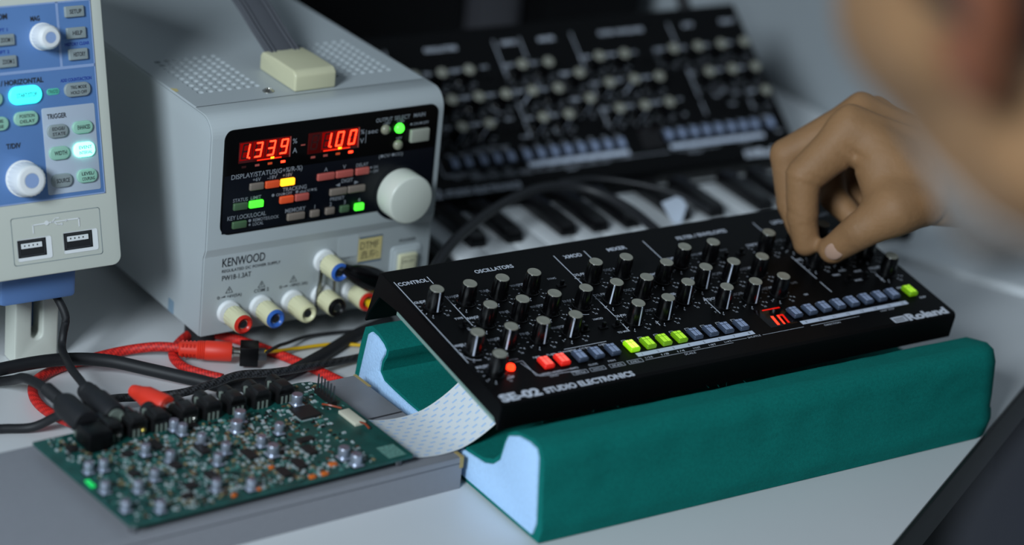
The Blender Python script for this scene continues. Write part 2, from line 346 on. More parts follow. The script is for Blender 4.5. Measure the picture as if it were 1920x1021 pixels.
for W, x, w_ in ((W1, 27, 15), (W2, 68, 17)):
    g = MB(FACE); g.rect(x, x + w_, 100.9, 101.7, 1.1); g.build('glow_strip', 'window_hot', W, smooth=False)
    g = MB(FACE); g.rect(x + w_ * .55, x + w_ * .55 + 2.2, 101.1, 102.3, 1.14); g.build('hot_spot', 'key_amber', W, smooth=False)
for x, k in ((19.5, 'digit_off'), (27.6, 'key_red'), (35.4, 'key_orange'), (43.4, 'digit_on'), (62.1, 'key_red'), (69.9, 'key_red'), (77.8, 'key_orange'), (85.9, 'digit_on')):
    MB(FACE).box(x - 1.3, x + 1.3, 97.7, 98.9, .4, .7).build('digit_lamp', k, psu, smooth=False)
MB(FACE).box(54, 56.6, 106, 106.7, .4, .7).build('minus_lamp', 'key_red', psu, smooth=False)
def fbutton(name, x, y, w, h, m, M=FACE, z=2.2, r=.7, parent=psu, base=.3):
    return MB(M).box(x - w/2, x + w/2, y - h/2, y + h/2, base, z, r=r, seg=3).build(name, m, parent)
for x, y, w, m in ((28.2, 86, 8.6, 'key_grey'), (37.8, 85.9, 8.6, 'key_orange'), (47.3, 85.9, 8.6, 'key_amber'), (47.3, 75.6, 8.6, 'key_orange'), (56.9, 75.7, 8.6, 'key_red'),
                   (18.9, 75.7, 8.6, 'key_green'), (28.6, 75.7, 8.6, 'key_lime'), (18.9, 65, 8.8, 'key_green'), (53.9, 64.8, 11, 'key_grey'),
                   (71.3, 85.8, 11, 'key_red'), (83.1, 85.8, 11, 'key_red'), (94.6, 85.8, 8.6, 'key_red'), (80, 75.7, 11, 'key_grey'), (91.6, 75.7, 11, 'key_grey'),
                   (65.8, 64.7, 5.8, 'key_grey'), (75.4, 64.8, 5.8, 'key_grey'), (84.8, 64.7, 5.8, 'key_green'), (94.3, 64.5, 5.8, 'key_lime')):
    fbutton('key', x - .6, y + .35, w, 4.1, m, z=2.3)
fbutton('main_key', 129.6, 103, 12.2, 7.6, 'key_clear', z=3)
for x, y, m in ((108, 108.2, 'led_off'), (117, 107.9, 'led_green'), (117, 98, 'led_off')):
    MB(FACE).lathe([(2.9, .3), (2.9, 1.2), (2.5, 2.2), (1.5, 2.9), (0, 3.2)], T(x - .6, y + .6), n=20).build('output_lamp', m, psu)
lt = MB(FACE); z = .7
for t, x, y, h, w, al in (('DISPLAY/STATUS(G+%/R-%)', 12.2, 91.9, 2.7, 43.6, 'l'), ('+6V', 27.9, 89.1, 2, 5, 'c'), ('-18V', 37.3, 89.1, 2, 6, 'c'), ('+18V', 46.8, 89.1, 2, 6, 'c'),
        ('TRACKING', 44.3, 80.5, 2.3, 15, 'l'), ('ON/', 40.4, 78.4, 1.6, 4.4, 'l'), ('OFF', 46.4, 78.4, 1.6, 4, 'l'), ('abal.V/', 55, 78.3, 1.6, 7, 'l'), ('%', 64, 78.3, 1.6, 2, 'l'),
        ('STATUS', 14, 78.5, 2, 9, 'l'), ('LIMIT', 24.8, 78.6, 2, 6.4, 'l'), ('KEY LOCK/LOCAL', 11.2, 68.3, 2.4, 23.6, 'l'), ('REMOTE/LOCK', 27, 65.5, 1.8, 16, 'l'), ('LOCAL', 27, 63.1, 1.8, 6.6, 'l'),
        ('MEMORY', 46.8, 67.6, 2.4, 12.8, 'l'), ('1', 65.4, 67.6, 2.2, None, 'c'), ('2', 75.5, 67.6, 2.2, None, 'c'), ('3', 84.5, 67.6, 2.2, None, 'c'), ('4', 93.8, 67.6, 2.2, None, 'c'),
        ('A', 70.9, 88.9, 2.2, None, 'c'), ('V', 82.6, 88.9, 2.2, None, 'c'), ('DELAY', 90.2, 88.7, 2, 7.8, 'l'), ('ON', 101.4, 86.4, 1.5, 3, 'l'), ('OFF', 101.4, 83.9, 1.5, 3.6, 'l'),
        ('DIGIT', 81.4, 80.5, 2.2, 7.4, 'l'), ('PRESET', 75, 70.7, 2, 9.2, 'l'), ('OUTPUT', 100.8, 113.6, 2.3, 10.8, 'l'), ('SELECT', 112.8, 113.6, 2.3, 10.2, 'l'), ('MAIN', 125.4, 113.7, 2.3, 7.6, 'l'),
        ('-18V', 108, 111.6, 1.6, 5, 'c'), ('+18V', 117, 111.6, 1.6, 5, 'c'), ('+6V', 116.8, 101.8, 1.6, 4, 'c'), ('ON/', 125.6, 109, 1.5, 4.2, 'l'), ('OFF', 131.6, 109, 1.5, 4, 'l'), ('(', 104.6, 92, 1.9, None, 'l'), ('CV/', 107.6, 92.1, 1.7, 4.4, 'l'), ('CC)', 115, 92.1, 1.7, 5.2, 'l'),
        ('%', 50, 108, 2.8, 2.9, 'c'), ('A', 50.3, 102.4, 3, 3, 'c'), ('%', 92.6, 108, 2.6, 2.6, 'c'), ('V', 92.6, 102.6, 2.8, 2.6, 'c'), ('sec', 96.2, 107.6, 2.6, 6.4, 'l')):
    lt.text(t, x, y, h, w, al, z=z, bold=.012)
lt.rect(94.8, 95.15, 102.4, 110, z)
for x, y, r in ((38.5, 79.3, .9), (45.3, 79.2, .7), (53.4, 79.3, .9), (63, 79.2, .7), (25, 66.4, .9), (25, 64, .7), (99.9, 87.2, .6), (99.9, 84.7, .6), (124.2, 109.8, .7), (130.6, 109.8, .7), (106.5, 93, .9), (113.8, 93, .9)):
    lt.lathe([(r, 0), (0, .01)], T(x, y, z), n=12)
lt.quad([(77.8, 79.6, z), (80.6, 78.5, z), (80.6, 80.7, z)]); lt.quad([(92.6, 79.6, z), (89.8, 80.7, z), (89.8, 78.5, z)])
lt.build('panel_lettering', 'print_grey', face, smooth=False)
# dial
kn = MB(FACE); kn.lathe([(14.3, .3), (14.3, 13), (13.6, 14), (12.8, 14.4), (0, 14.4)], T(119.8, 69.6), n=64)
dial = kn.build('dial', 'knob_cream', psu)
rg = MB(FACE); rg.lathe([(16.5, .45), (16.5, .8), (15, .8)], T(119.8, 69.6), n=48); rg.build('dial_surround', 'face_navy', psu)
# lower panel lettering, posts
LZ = FACE @ T(0, 0, -1.9); lo = MB(LZ); lp = [MB(LZ) for k in range(4)]; pw = MB(LZ)
for t, x, y, h, w in (('KENWOOD', 11, 40, 5, 26.4), ('REGULATED DC POWER SUPPLY', 11, 36.6, 1.7, 36.4), ('PW18-1.3AT', 11.3, 31.8, 2.9, 18), ('0', 9, 21, 1.8, 1.5), ('+6V(5A)', 15, 21, 1.8, 9), ('COM 2', 31.8, 21.2, 2, 9.2),
                      ('0', 47.8, 21, 1.8, 1.5), ('-18V(1.3A)', 54, 21, 1.8, 11.6), ('COM 1', 86.5, 32.6, 1.8, 7.6), ('POWER', 124.8, 37, 1.8, 11)): q = lo if y > 31 and x < 50 else pw if t == 'POWER' else lp[0 if x < 30 else 1 if x < 45 else 2 if x < 70 else 3]; q.text(t, x, y, h, w, z=.12, bold=.006)
for x, k in ((12.6, 0), (51.4, 2)): lp[k].quad([(x - 1.8, 21.6, .12), (x + 1.4, 21.6, .12), (x + 1.4, 22.6, .12)])
lo.build('brand_lettering', 'print_dark', psu, smooth=False); [q.build('post_lettering', 'print_dark', psu, smooth=False) for q in lp]; pw.build('power_lettering', 'print_dark', psu, smooth=False)
for x, y in ((16.2, 24.8), (36.3, 24.8), (56.4, 24.8), (88.4, 36), (95, 24.8)):
    w_ = MB(LZ); w_.line([(x - 2.1, y - .8), (x + 2.1, y - .8), (x, y + 2.8), (x - 2.1, y - .8)], .28, .12); w_.rect(x - .2, x + .2, y, y + 1.6, .12); w_.build('warning_symbol', 'print_dark', psu, smooth=False)
def post(x, y, ring, rm):
    p = MB(LZ); p.lathe([(6.9, 0), (6.9, 1.5), (6.4, 2.4), (5.2, 2.8)], T(x, y), n=36); P = p.build('binding_post', 'white_plastic', psu)
    b = MB(LZ); b.lathe([(3.8, 2.5), (3.8, 5.4)], T(x, y), n=24); b.build('post_shaft', 'steel', P)
    b = MB(LZ); b.lathe([(5.2, 5.2), (6.1, 5.8), (6.1, 15.5), (5.6, 17.6)], T(x, y), n=36, flute=[.05, .06, .06, 0]); b.build('post_cap', 'post_cream', P)
    b = MB(LZ); b.lathe([(5.55, 17.4), (5.3, 18.6), (4.2, 19.3), (3.1, 18.6), (2.4, 17.0), (2.2, 10)], T(x, y), n=32); b.build('post_ring', rm, P)
    b = MB(LZ); b.lathe([(2.5, 17.7), (2.3, 17.95), (1.9, 17.75)], T(x, y), n=20); b.build('socket_ring', 'steel', P)
    b = MB(LZ); b.lathe([(2.3, 17.72), (1.85, 17.8), (0, 17.8)], T(x, y), n=20); b.build('socket_shade', 'hole_dark', P)  # flat dark disc over the cap paints the shade inside the socket
for i, (x, y, rm) in enumerate(((16.2, 12.6, 'red_plastic'), (36.2, 12.4, 'blue_plastic'), (56.4, 12.1, 'cream_ring'), (75.4, 33.8, 'blue_plastic'), (75.2, 12.4, 'black_plastic'), (95.2, 12.5, 'red_plastic'))): post(x, y, 1, rm)
lk = MB(LZ)
lk.prism([(70.6, 36), (73.2, 36), (72.2, 24), (72, 20), (71, 16), (71, 5), (69.2, 5), (69.2, 18), (70.4, 24)], 4, 5); lk.prism([(79.6, 34), (81.4, 34), (81.4, 15), (79.8, 15)], 4, 5)
lk.build('shorting_link', 'steel', psu)
tl = MB(LZ); tl.box(97.6, 112.8, 28.5, 44.2, 0, .3); tape = tl.build('tape_label', 'tape', psu)
tl = MB(LZ); tl.rect(97.6, 112.8, 43.3, 44.3, .34); tl.rect(97.6, 112.8, 28.3, 29.2, .34); tl.build('blue_border', 'tape_blue', tape, smooth=False)
tl = MB(LZ); tl.text('DTMF', 98.6, 36.6, 4.4, 12, z=.36)
for a, b in (((99.6, 34.6), (103.4, 34.8)), ((101.4, 35.6), (100.2, 31)), ((99.4, 33), (103.6, 33.2)), ((99.2, 31.2), (103.8, 31.4)), ((102.4, 34.6), (103.2, 31)), ((105, 34.6), (108.6, 34.8)), ((106.6, 35.4), (105, 31)), ((105.2, 33), (109, 32.6)), ((108.4, 33.4), (106.8, 30.8)), ((109.4, 34), (110.8, 33)), ((109.8, 31.2), (111, 31.4))): tl.line([a, b], .42, .36)
tl.build('handwriting', 'ink', tape, smooth=False)
MB(LZ).box(84, 97.2, 33.4, 46, 0, .15).build('old_tape', 'psu_paint', psu)
sw = MB(LZ); P = rr(119.6, 139.6, 14, 34.6, 2.4); Q = rr(121.6, 137.6, 16, 32.6, 1.4)
sw.prism(P, -.4, .8, r=.3); sw.prism(Q, .7, 1.4, r=.3); swo = sw.build('power_switch', 'psu_paint', psu)
MB(LZ).box(123.5, 135.8, 18, 30.6, .8, 4, r=1.2).build('switch_rocker', 'cream', swo)
sw = MB(LZ); sw.text('ON OFF', 125.4, 25.4, 2, 8, z=4.06); sw.line([(125, 20), (134.4, 20), (134.4, 29), (125, 29), (125, 20)], .35, 4.06); sw.build('switch_lettering', 'print_dark', swo, smooth=False)

# ------------------------------------------------------------------ oscilloscope
osc = thing('oscilloscope', 'white oscilloscope with blue button panel and two memory ports', 'oscilloscope', (-111, 200, 67), (-15.5, 0, 0))
SW, SH, SD = 218.0, 176.0, 170.0
b = MB(); pf = rr(-SW, 0, 0, SH, 5); b.prism(pf, 0, SD, r=4, seg=4, top=False, M=Matrix(((1, 0, 0, 0), (0, 0, 1, 0), (0, 1, 0, 0), (0, 0, 0, 1)))); b.build('body', 'scope_white', osc)
bl = MB(FACE); bl.prism(rr(-206, -6.3, 38.4, 139, 1.5), -.3, .35, r=.1); panel = bl.build('blue_panel', 'scope_blue', osc)
ln = MB(FACE)
ln.rect(-206, -6.4, 104.5, 106, .45); ln.rect(-25.4, -24, 106, 139, .45)
ln.line([(-205.6, 138.6), (-6.6, 138.6), (-6.6, 38.8), (-205.6, 38.8)], .7, .45); ln.build('panel_border', 'scope_line', panel, smooth=False)
ti = MB(FACE); ti.prism(rr(-37.6, -8.6, 41, 85.7, 1), .3, .5, r=.05); trig = ti.build('trigger_panel', 'scope_panel', panel)
def sbtn(x0, x1, y0, y1, m, r, name='button'):
    q = MB(FACE); q.prism(rr(x0, x1, y0, y1, r), .2, 2.0, r=.6, seg=3); return q.build(name, m, osc)
rim = MB(FACE)
BT = [(-21, -10.4, 130.5, 136.2, 'button_grey', .7, 'SETUP'), (-20.9, -10.3, 119.5, 125.3, 'button_grey', .7, 'HELP'), (-20.7, -10.2, 108.6, 114.4, 'button_grey', .7, 'HISTORY'),
      (-59, -49, 119.3, 125, 'button_grey', .7, 'ZOOM 1'), (-59, -48.8, 108.3, 114.2, 'button_grey', .7, 'ZOOM 2'), (-54.4, -36.9, 88.9, 98.2, 'button_cyan', 4.5, 'START/STOP'),
      (-24.6, -10.3, 90, 97.2, 'button_grey', 3.2, 'TRIG MODE|HOLD OFF'), (-53, -40, 78.2, 85.3, 'button_green', 3.3, 'POSITION|DELAY'), (-69, -56, 77, 84, 'button_green', 3.3, 'TIME|BASE'), (-68, -58, 89.6, 96.6, 'button_green', 3.3, ''),
      (-35.8, -24.4, 70, 76.9, 'button_grey', 3.2, 'EDGE/|STATE'), (-22, -10.7, 70.8, 77.3, 'button_green', 3.2, 'ENHANCED'), (-35.7, -24.6, 58.7, 65.6, 'button_green', 3.2, 'WIDTH'), (-22.1, -10.6, 58.6, 66.2, 'button_mint', 3.2, 'EVENT|INTERVAL'),
      (-35.7, -24.2, 44.4, 51.4, 'button_grey', 3.2, 'SOURCE'), (-21.7, -10.4, 45.2, 52.2, 'button_green', 3.2, 'LEVEL/|COUPLING')]
sl_ = MB(FACE)
for x0, x1, y0, y1, m, r, t in BT:
    sbtn(x0, x1, y0, y1, m, r)
    L = t.split('|') if t else []; w = x1 - x0; yc = (y0 + y1) / 2
    for i, s_ in enumerate(L): sl_.text(s_, (x0 + x1) / 2 + .4, yc + (-1 if len(L) == 1 else (.5, -2.2)[i]), 2.1 if len(L) == 1 else 1.6, w * (.62 if len(s_) > 4 else .5), 'c', z=2.06, bold=.02)
for t, x, y, h, w in (('MAG', -39.4, 130.3, 2.4, 5), ('TIME / HORIZONTAL', -66, 99.2, 2.5, 30.8), ('ZOOM', -62, 132.5, 2.7, 10.4), ('TRIGGER', -34.9, 80, 2.4, 10.6), ('T/DIV', -58, 67.2, 2.5, 7.8)): sl_.text(t, x, y, h, w, z=.58, bold=.03)
q = MB(FACE); q.prism(rr(-34, -27, 92, 95.4, 1.6), .2, .6, r=.1); q.build('trigger_lamp', 'lamp_mint', panel); sl_.text("TRIG'D", -30.5, 92.9, 1.7, 5.4, 'c', z=.66)
sl_.build('black_lettering', 'print_dark', osc, smooth=False)
bl_ = MB(FACE)
for t, x, y, w in (('HISTORY CLEAR', -22, 116, 13.4), ('ADD COUNT/ACTION', -26, 98, 17), ('SHIFT 1', -60, 126.4, 8), ('SHIFT 2', -60, 115.4, 8)): bl_.text(t, x, y, 1.6, w, z=.5, bold=.02)
bl_.build('blue_lettering', 'print_blue', osc, smooth=False)
def sknob(x, y, r, h):
    k = MB(FACE @ T(x, y)); k.lathe([(r * 1.05, .2), (r * 1.05, 1.2), (r, 1.4), (r * .94, h - 2.5), (r * .84, h - .8), (r * .7, h)] , n=48, flute=[0, 0, .045, .045, 0, 0]); K = k.build('rotary_knob', 'white_plastic', osc)
    k = MB(FACE @ T(x, y)); k.lathe([(r * .42, h + .05), (r * .36, h - .9), (0, h - 1.2)], n=24); k.build('knob_dimple', 'scope_line', K)
    k = MB(FACE @ T(x, y)); k.lathe([(r * .7, h), (r * .45, h + .15), (r * .42, h - .2)], n=48); k.build('knob_rim', 'white_plastic', K)
sknob(-33.6, 122.1, 6.7, 11.5); sknob(-50.5, 51.3, 9.0, 12.5)
up = MB(FACE); up.line(rr(-59, -10.4, 7, 31.4, 1.2) + [(-10.4, 30.2)], .35, .16)
us = up.build('port_frame', 'button_grey', osc, smooth=False)
emb = MB(FACE)
emb.line([(-47.4, 22.8), (-47.4, 26.7), (-41.2, 26.9)], .7, .3); emb.line([(-28.6, 27.2), (-22.2, 27.1), (-22.2, 23.2)], .7, .3); emb.line([(-39.6, 27), (-29.4, 27)], .6, .3); emb.line([(-37, 27), (-35, 28.8), (-33, 28.8)], .5, .3); emb.line([(-36, 27), (-34, 25.4), (-32, 25.4)], .5, .3)
emb.lathe([(1.2, 0), (1.2, .1)], T(-39.8, 27, .25), n=14); emb.quad([(-29.6, 26.2, .3), (-28, 27, .3), (-29.6, 27.8, .3)]); emb.rect(-32.4, -31.2, 24.8, 26, .3); emb.build('port_emblem', 'white_plastic', osc, smooth=False)
for x0, x1, y0, y1 in ((-56.4, -41, 10.6, 19.7), (-31.2, -15.4, 11.3, 20.2)):
    p = MB(FACE)
    O = rr(x0 - .5, x1 + 3, y0 - 1.8, y1 + .6, 1.2); I = rr(x0, x1, y0, y1, .5); n = len(O)
    p.add([(a[0], a[1], .25) for a in O] + [(a[0], a[1], -.0) for a in I], [(i, (i+1) % n, n + (i+1) % n, n + i) for i in range(n)]); P = p.build('memory_port', 'white_plastic', osc)
    p = MB(FACE); p.rect(x0, x1, y0, y1, .1); p.build('port_opening', 'hole_dark', P, smooth=False)
    p = MB(FACE); p.line([(x0 + 1, y0 + .8), (x1 - 1, y0 + .8), (x1 - 1, y1 - .8), (x0 + 1, y1 - .8), (x0 + 1, y0 + .8)], .6, .3); p.build('port_shell', 'steel', P, smooth=False)
    p = MB(FACE); p.box(x0 + 1.8, x1 - 2.4, y1 - 4.4, y1 - 1.8, .12, .6); p.build('port_tongue', 'white_plastic', P, smooth=False)
    p = MB(FACE)
    for i in range(4): p.rect(x0 + 3.2 + i * 2.3, x0 + 3.9 + i * 2.3, y1 - 3.4, y1 - 2.6, .66)
    p.build('contact', 'hole_dark', P, smooth=False)
# blue bumper and slotted foot reach down to the desk (built upright in the tilted frame)
UP = RX(15.5)
bb = MB(UP); bb.box(-62, -20, 12, 60, -21, 8, r=2.5); bb.build('blue_bumper', 'scope_foot_blue', osc)
ft = MB(UP @ T(0, 33, 0) @ FACE)
def slot_plate(mb, x0, x1, y0, y1, sx0, sx1, sy, d):
    P = [(x0, y0), (x1, y0), (x1, y1), (sx1, y1)] + [((sx0 + sx1) / 2 + (sx1 - sx0) / 2 * math.cos(R_(-a)), sy + (sx1 - sx0) / 2 * math.sin(R_(-a))) for a in range(0, 181, 20)] + [(sx0, y1), (x0, y1)]
    mb.prism(P, -d, 0, r=1.2, seg=3)
slot_plate(ft, -45, -20.4, -66.5, -10, -35.6, -29.6, -50, 14); ft.build('slotted_foot', 'scope_white', osc)
bk = MB(UP @ T(0, 33, 0) @ FACE); bk.box(-37, -28, -60, -12, -15, -13); bk.build('slot_back', 'scope_foot_blue', osc, smooth=False)
for sx in (-200,):
    ft = MB(UP); ft.box(sx, sx + 24, 33, 47, -66.5, -4, r=1.5); ft.build('front_foot', 'scope_white', osc)
for sx in (-200, -40): MB(UP).box(sx, sx + 24, 140, 160, -66.5, 40, r=2).build('rear_foot', 'scope_white', osc)

# ------------------------------------------------------------------ synthesizers
KN = [(10, 85.6, -95), (10, 44.5, -125), (11, 24.5, 80), (30, 85.5, 70), (50, 85.7, 60), (70, 85.9, 95), (109.6, 85.9, 50), (129.4, 85.7, 75), (149, 75, 60), (169, 86, 110), (188.7, 86, 80), (228, 86, 100), (248, 85.7, 70), (267, 85.7, 80), (286, 85.7, 60),
      (30, 65, 75), (49.8, 65, 85), (69.6, 65.1, 60), (89.4, 65, 80), (109.4, 65.3, -140), (128.9, 65.1, 90), (149, 54.7, -95), (168.4, 65, -90), (188, 65.6, -135), (207.8, 65.5, 90), (248, 65, 85), (267, 65, 70), (286, 65, 110),
      (30, 44.3, -130), (49.5, 44.3, -92), (69.5, 44.5, -130), (109.4, 44.6, -92), (128.8, 44.7, -92), (168, 44.7, -95), (187.7, 44.8, -92), (207.2, 45, 90), (286, 45.6, 60)]
BTX = [40.4, 50.2, 61.2, 71.4, 81.6, 93.6, 104, 114.2, 124.3, 134.5, 144.8, 155, 165.2, 203.4, 213.7, 223.8, 233.8, 243.7, 253.8, 263.6, 273.2]
PB = {}
def pointer_mesh():
    p = MB(); r0, r1 = 4.85, 3.95
    p.add([(r0 + .08, -.42, .8), (r0 + .08, .42, .8), (r1 + .1, .36, 12), (r1 + .1, -.36, 12), (r0 - .3, -.42, .8), (r0 - .3, .42, .8), (r1 - .5, .36, 12.06), (r1 - .5, -.36, 12.06)], [(0, 1, 2, 3), (3, 2, 6, 7), (0, 3, 7, 4), (1, 5, 6, 2)]); return p
def synth(label, loc, rot, lit, M4=None):
    s = thing('synthesizer', label, 'synthesizer', loc, rot, 'matching black synthesizers')
    if M4: s.rotation_euler = M4.to_euler()
    ch = MB(); XM = Matrix(((0, 0, 1, 0), (1, 0, 0, 0), (0, 1, 0, 0), (0, 0, 0, 1)))
    ch.prism([(0, -15.4), (0, -2.6), (.7, -.8), (2.4, 0), (123.2, 0), (124.8, -.8), (131, -34), (129.6, -34), (123.4, -1.8), (2.6, -1.6), (1.6, -2.8), (1.6, -15.4)], .2, 299.8, M=XM)
    for x in (0, 298.8): ch.prism([(.2, -15), (.2, -2.6), (.9, -.9), (2.4, -.1), (123.2, -.1), (124.6, -.9), (129.4, -30), (121, -13.5), (101, -10.6), (5, -10.6)], x, x + 1.2, M=XM)
    ch.build('chassis', 'synth_black', s, ang=25)
    bd = MB(); bd.box(.25, 298.6, 4, 103, -13.2, -11.2); bd.build('lower_board', 'board_green_edge', s, smooth=False)
    # lettering
    L = MB(T(0, 0, .06)); b = .012
    for t, x, w in (('CONTROL', 3.2, 18), ('OSCILLATORS', 50.3, 24.2), ('XMOD', 107.4, 11.8), ('MIXER', 136.4, 12.6), ('FILTER / ENVELOPES', 184, 35), ('LFO', 252, 8), ('DELAY', 283, 12)): L.text(t, x, 109.2, 3.0, w, bold=.025)
    for x, y0, y1 in ((2.2, 37, 113.3), (22.3, 106.9, 113.3), (22.2, 66, 94), (22.2, 32, 38), (102.6, 85, 113.3), (102.4, 53, 74), (102.2, 38, 50), (122.5, 97, 113.3), (122.3, 74, 78), (122.2, 53, 57), (122, 38.2, 42), (162.5, 85, 113.3), (162.4, 63, 68), (162.3, 38.6, 54), (240.6, 96, 113.3), (240.4, 53, 76), (240.2, 39, 49), (279.2, 39, 47)): L.line([(x, y0), (x, y1)], .55)
    names = ['GLIDE', 'WHEEL MIX', 'MOD SOURCE', 'RANGE', 'TUNE', 'WAVEFORM', 'O2-FILT', 'OSC 1', 'FEEDBACK', 'CUTOFF', 'EMPHASIS', 'CONTOUR', 'RATE', 'WAVE', 'TIME', 'RANGE', 'FINE', 'WAVEFORM', 'ENV 1', 'O3-FILT', 'OSC 2', 'NOISE', 'ATTACK', 'DECAY', 'SUSTAIN', 'OSC', 'FILTER', 'REGEN', 'RANGE', 'FINE', 'WAVEFORM', 'O3-PW', 'OSC 3', 'ATTACK', 'DECAY', 'SUSTAIN', 'VOLUME']
    for (x, y, a), nm in zip(KN, names):
        w = min(len(nm) * 1.4, 10); L.text(nm, x - 7.2 if nm not in ('WAVEFORM',) else x - 8, y + 6.4, 1.9, w, bold=.025)
        for k in range(11):
            th = R_(-120 - 30 * k + 0); c, q = math.cos(th), math.sin(th); L.line([(x + c * 6.6, y + q * 6.6), (x + c * 7.4, y + q * 7.4)], .38)
        for k, t in ((1, '2'), (3, '4'), (0, '0'), (9, '8'), (10, '10')):
            th = R_(-120 - 30 * k); L.text(t, x + math.cos(th) * 8.9, y + math.sin(th) * 8.9 - .6, 1.3, None, 'c')
    for x, y in ((10, 44.5), (89.4, 65)): L.line([(x + 7.2 * math.cos(R_(t)), y + 7.2 * math.sin(R_(t))) for t in range(170, 271, 10)], .4)
    for t, x, y, w in (('TYPE', 16, 73, 5), ('N', 18, 64, 1.2), ('TP', 17.6, 61.8, 2.4), ('OFF', 17, 59.4, 3.4), ('SYNC', 86, 93, 5.4), ('KYBD', 78, 52, 5.4), ('XMOD', 88.5, 52, 6.4), ('TO MW', 95, 37.6, 7), ('OFF', 15, 18.6, 3.6), ('KEY TRACK', 198, 92.4, 9), ('GATE', 222, 52, 4), ('ON', 222, 40, 2.6), ('TRIG', 252, 52, 5), ('SYNC', 262, 44, 5), ('MANUAL', 282, 30.6, 8), ('EXP', 289, 18.6, 4.4), ('SPEED', 259, 55, 5), ('MODE', 268, 52, 5)): L.text(t, x, y, 1.5, w, bold=.02)
    L.text('SE-02', 1.6, 2.0, 5.6, 23.6, bold=.05); L.text('STUDIO ELECTRONICS', 27.4, 2.2, 3.9, 54.4, bold=.045)
    L.text('Roland', 267, 1.9, 5.6, 29, bold=.05)
    for y in (1.9, 3.2, 4.5, 5.8): L.rect(256.4 + y * .2, 265.6, y, y + .75)
    L.rect(256.6, 257.8, 1.9, 7.2); L.quad([(264, 1.9, 0), (266.2, 1.9, 0), (266.4, 7.2, 0), (265.2, 7.2, 0)]); L.rect(257, 266.2, 6.5, 7.2)
    L.line([(26, 30.5), (30.6, 30.5), (30.6, 17), (54, 17)], .35); L.line([(28.6, 29), (32.2, 16), (54, 14.6)], .35); L.line([(58, 33.2), (84, 33.2)], .4)
    for t, x, y, w in (('PITCH', 24, 32, 5), ('GATE', 51, 16.4, 5), ('MUTE', 41, 16.4, 5), ('STEP', 34, 16.4, 5), ('GLIDE', 62.4, 16.4, 5.6), ('PRM', 74.6, 16.4, 4.4), ('PLAY', 46, 30.6, 5), ('TRANSPOSE', 53, 30.6, 11), ('OCT-', 66, 30.6, 5), ('OCT+', 78, 30.6, 5), ('REC', 37.6, 30.6, 4.4), ('SONG', 37, 13.6, 5), ('EDIT', 51, 13.6, 4.6)): L.text(t, x, y, 1.35, w)
    for x, t in ((51, 'SEQ'), (62, 'PATCH'), (74, 'INS'), (85.4, 'DEL')): L.line([(x - 1, 11.6), (x + 8, 11.6), (x + 8, 14.4), (x - 1, 14.4), (x - 1, 11.6)], .25); L.text(t, x + .6, 12.3, 1.3, 6)
    for k, t in enumerate(('1/16', '1/8', '1/4', '1/16T', '1/8T', '1/4T')): L.text(t, 96 + k * 10.3, 13.4, 1.4, 4.6)
    L.line([(95, 12.4), (152, 12.4)], .25); L.text('SCALE', 119, 10, 1.5, 7); L.text('SHUFFLE', 163, 13.4, 1.4, 8.6); L.line([(152, 14), (162, 14)], .25); L.line([(173, 14), (201, 14)], .25)
    L.line([(206, 13.8), (240, 13.8)], .25); L.text('DIRECTION', 214, 11.2, 1.4, 11); L.text('LAST STEP', 256, 13.8, 1.3, 10)
    for i, x in enumerate(BTX): L.line([(x - 1.3, 29.4), (x + 1.3, 29.4), (x + 1.3, 31.4), (x - 1.3, 31.4), (x - 1.3, 29.4)], .3)
    L.build('lettering', 'print_synth', s, smooth=False)
    for x0, x1 in ((93, 169.6), (202.2, 278)):
        q = MB(T(0, 0, .05)); q.rect(x0, x1, 16, 19.2); st = q.build('number_strip', 'print_strip', s, smooth=False); q = MB(T(0, 0, .1))
        for k in range(8): q.text(str(k + (1 if x0 < 100 else 9)), x0 + 3.4 + k * 10 * (1 if x0 < 100 else .985), 16.7, 1.7, None, 'c')
        q.build('strip_numbers', 'print_dark', st, smooth=False)
    # knobs
    if 'knob' not in PB:
        k = MB(); k.lathe([(5.1, .2), (5.1, .8), (4.85, 1.0), (4.1, 11.6), (3.8, 12.1)], n=28); K = k.build('knob', 'black_gloss', s)
        k = MB(); k.lathe([(3.75, 12.0), (3.7, 12.35), (3.4, 12.55), (0, 12.35)], n=28); k.build('knob_cap', 'cap_metal', K)
        pointer_mesh().build('pointer', 'pointer', K, smooth=False); PB['knob'] = K; first = K
    else: first = dup(PB['knob'], s)
    for i, (x, y, a) in enumerate(KN):
        o = first if i == 0 else dup(first, s)
        o.location = (x * .001, y * .001, 0); o.rotation_euler = (0, 0, R_(a))
    # buttons
    def button(m, lm):
        kk = ('b', m, lm)
        if kk in PB: return dup(PB[kk], s)
        q = MB(); q.box(-3.1, 3.1, -4.3, 4.3, .1, 2.8, r=.9, seg=3); B = q.build('button', m, s)
        q = MB()
        for x in (-1.25, 1.25): q.box(x - 1.0, x + 1.0, -3.3, 1.3, 2.7, 3.05, r=.15, seg=1)
        for x in (-1.25, 1.25): q.box(x - 1.0, x + 1.0, 1.8, 3.5, 2.7, 3.0, r=.15, seg=1)
        q.build('button_lens', lm, B); PB[kk] = B; return B
    def slot(kind):
        return {'d': ('btn_dark', 'btn_lens'), 'r': ('btn_red', 'lens_red'), 'g': ('btn_green', 'lens_green'), 'h': ('btn_green_hot', 'lens_green_hot')}[kind]
    kinds = ('rrddd' + 'hggg' + 'd' * 12 + 'g') if lit else 'd' * 22
    for x, y, kd in zip(BTX + [285.8], [23.9] * 13 + [25.6] * 8 + [25.4], kinds):
        o = button(*slot(kd)); o.location = (x * .001, y * .001, 0)
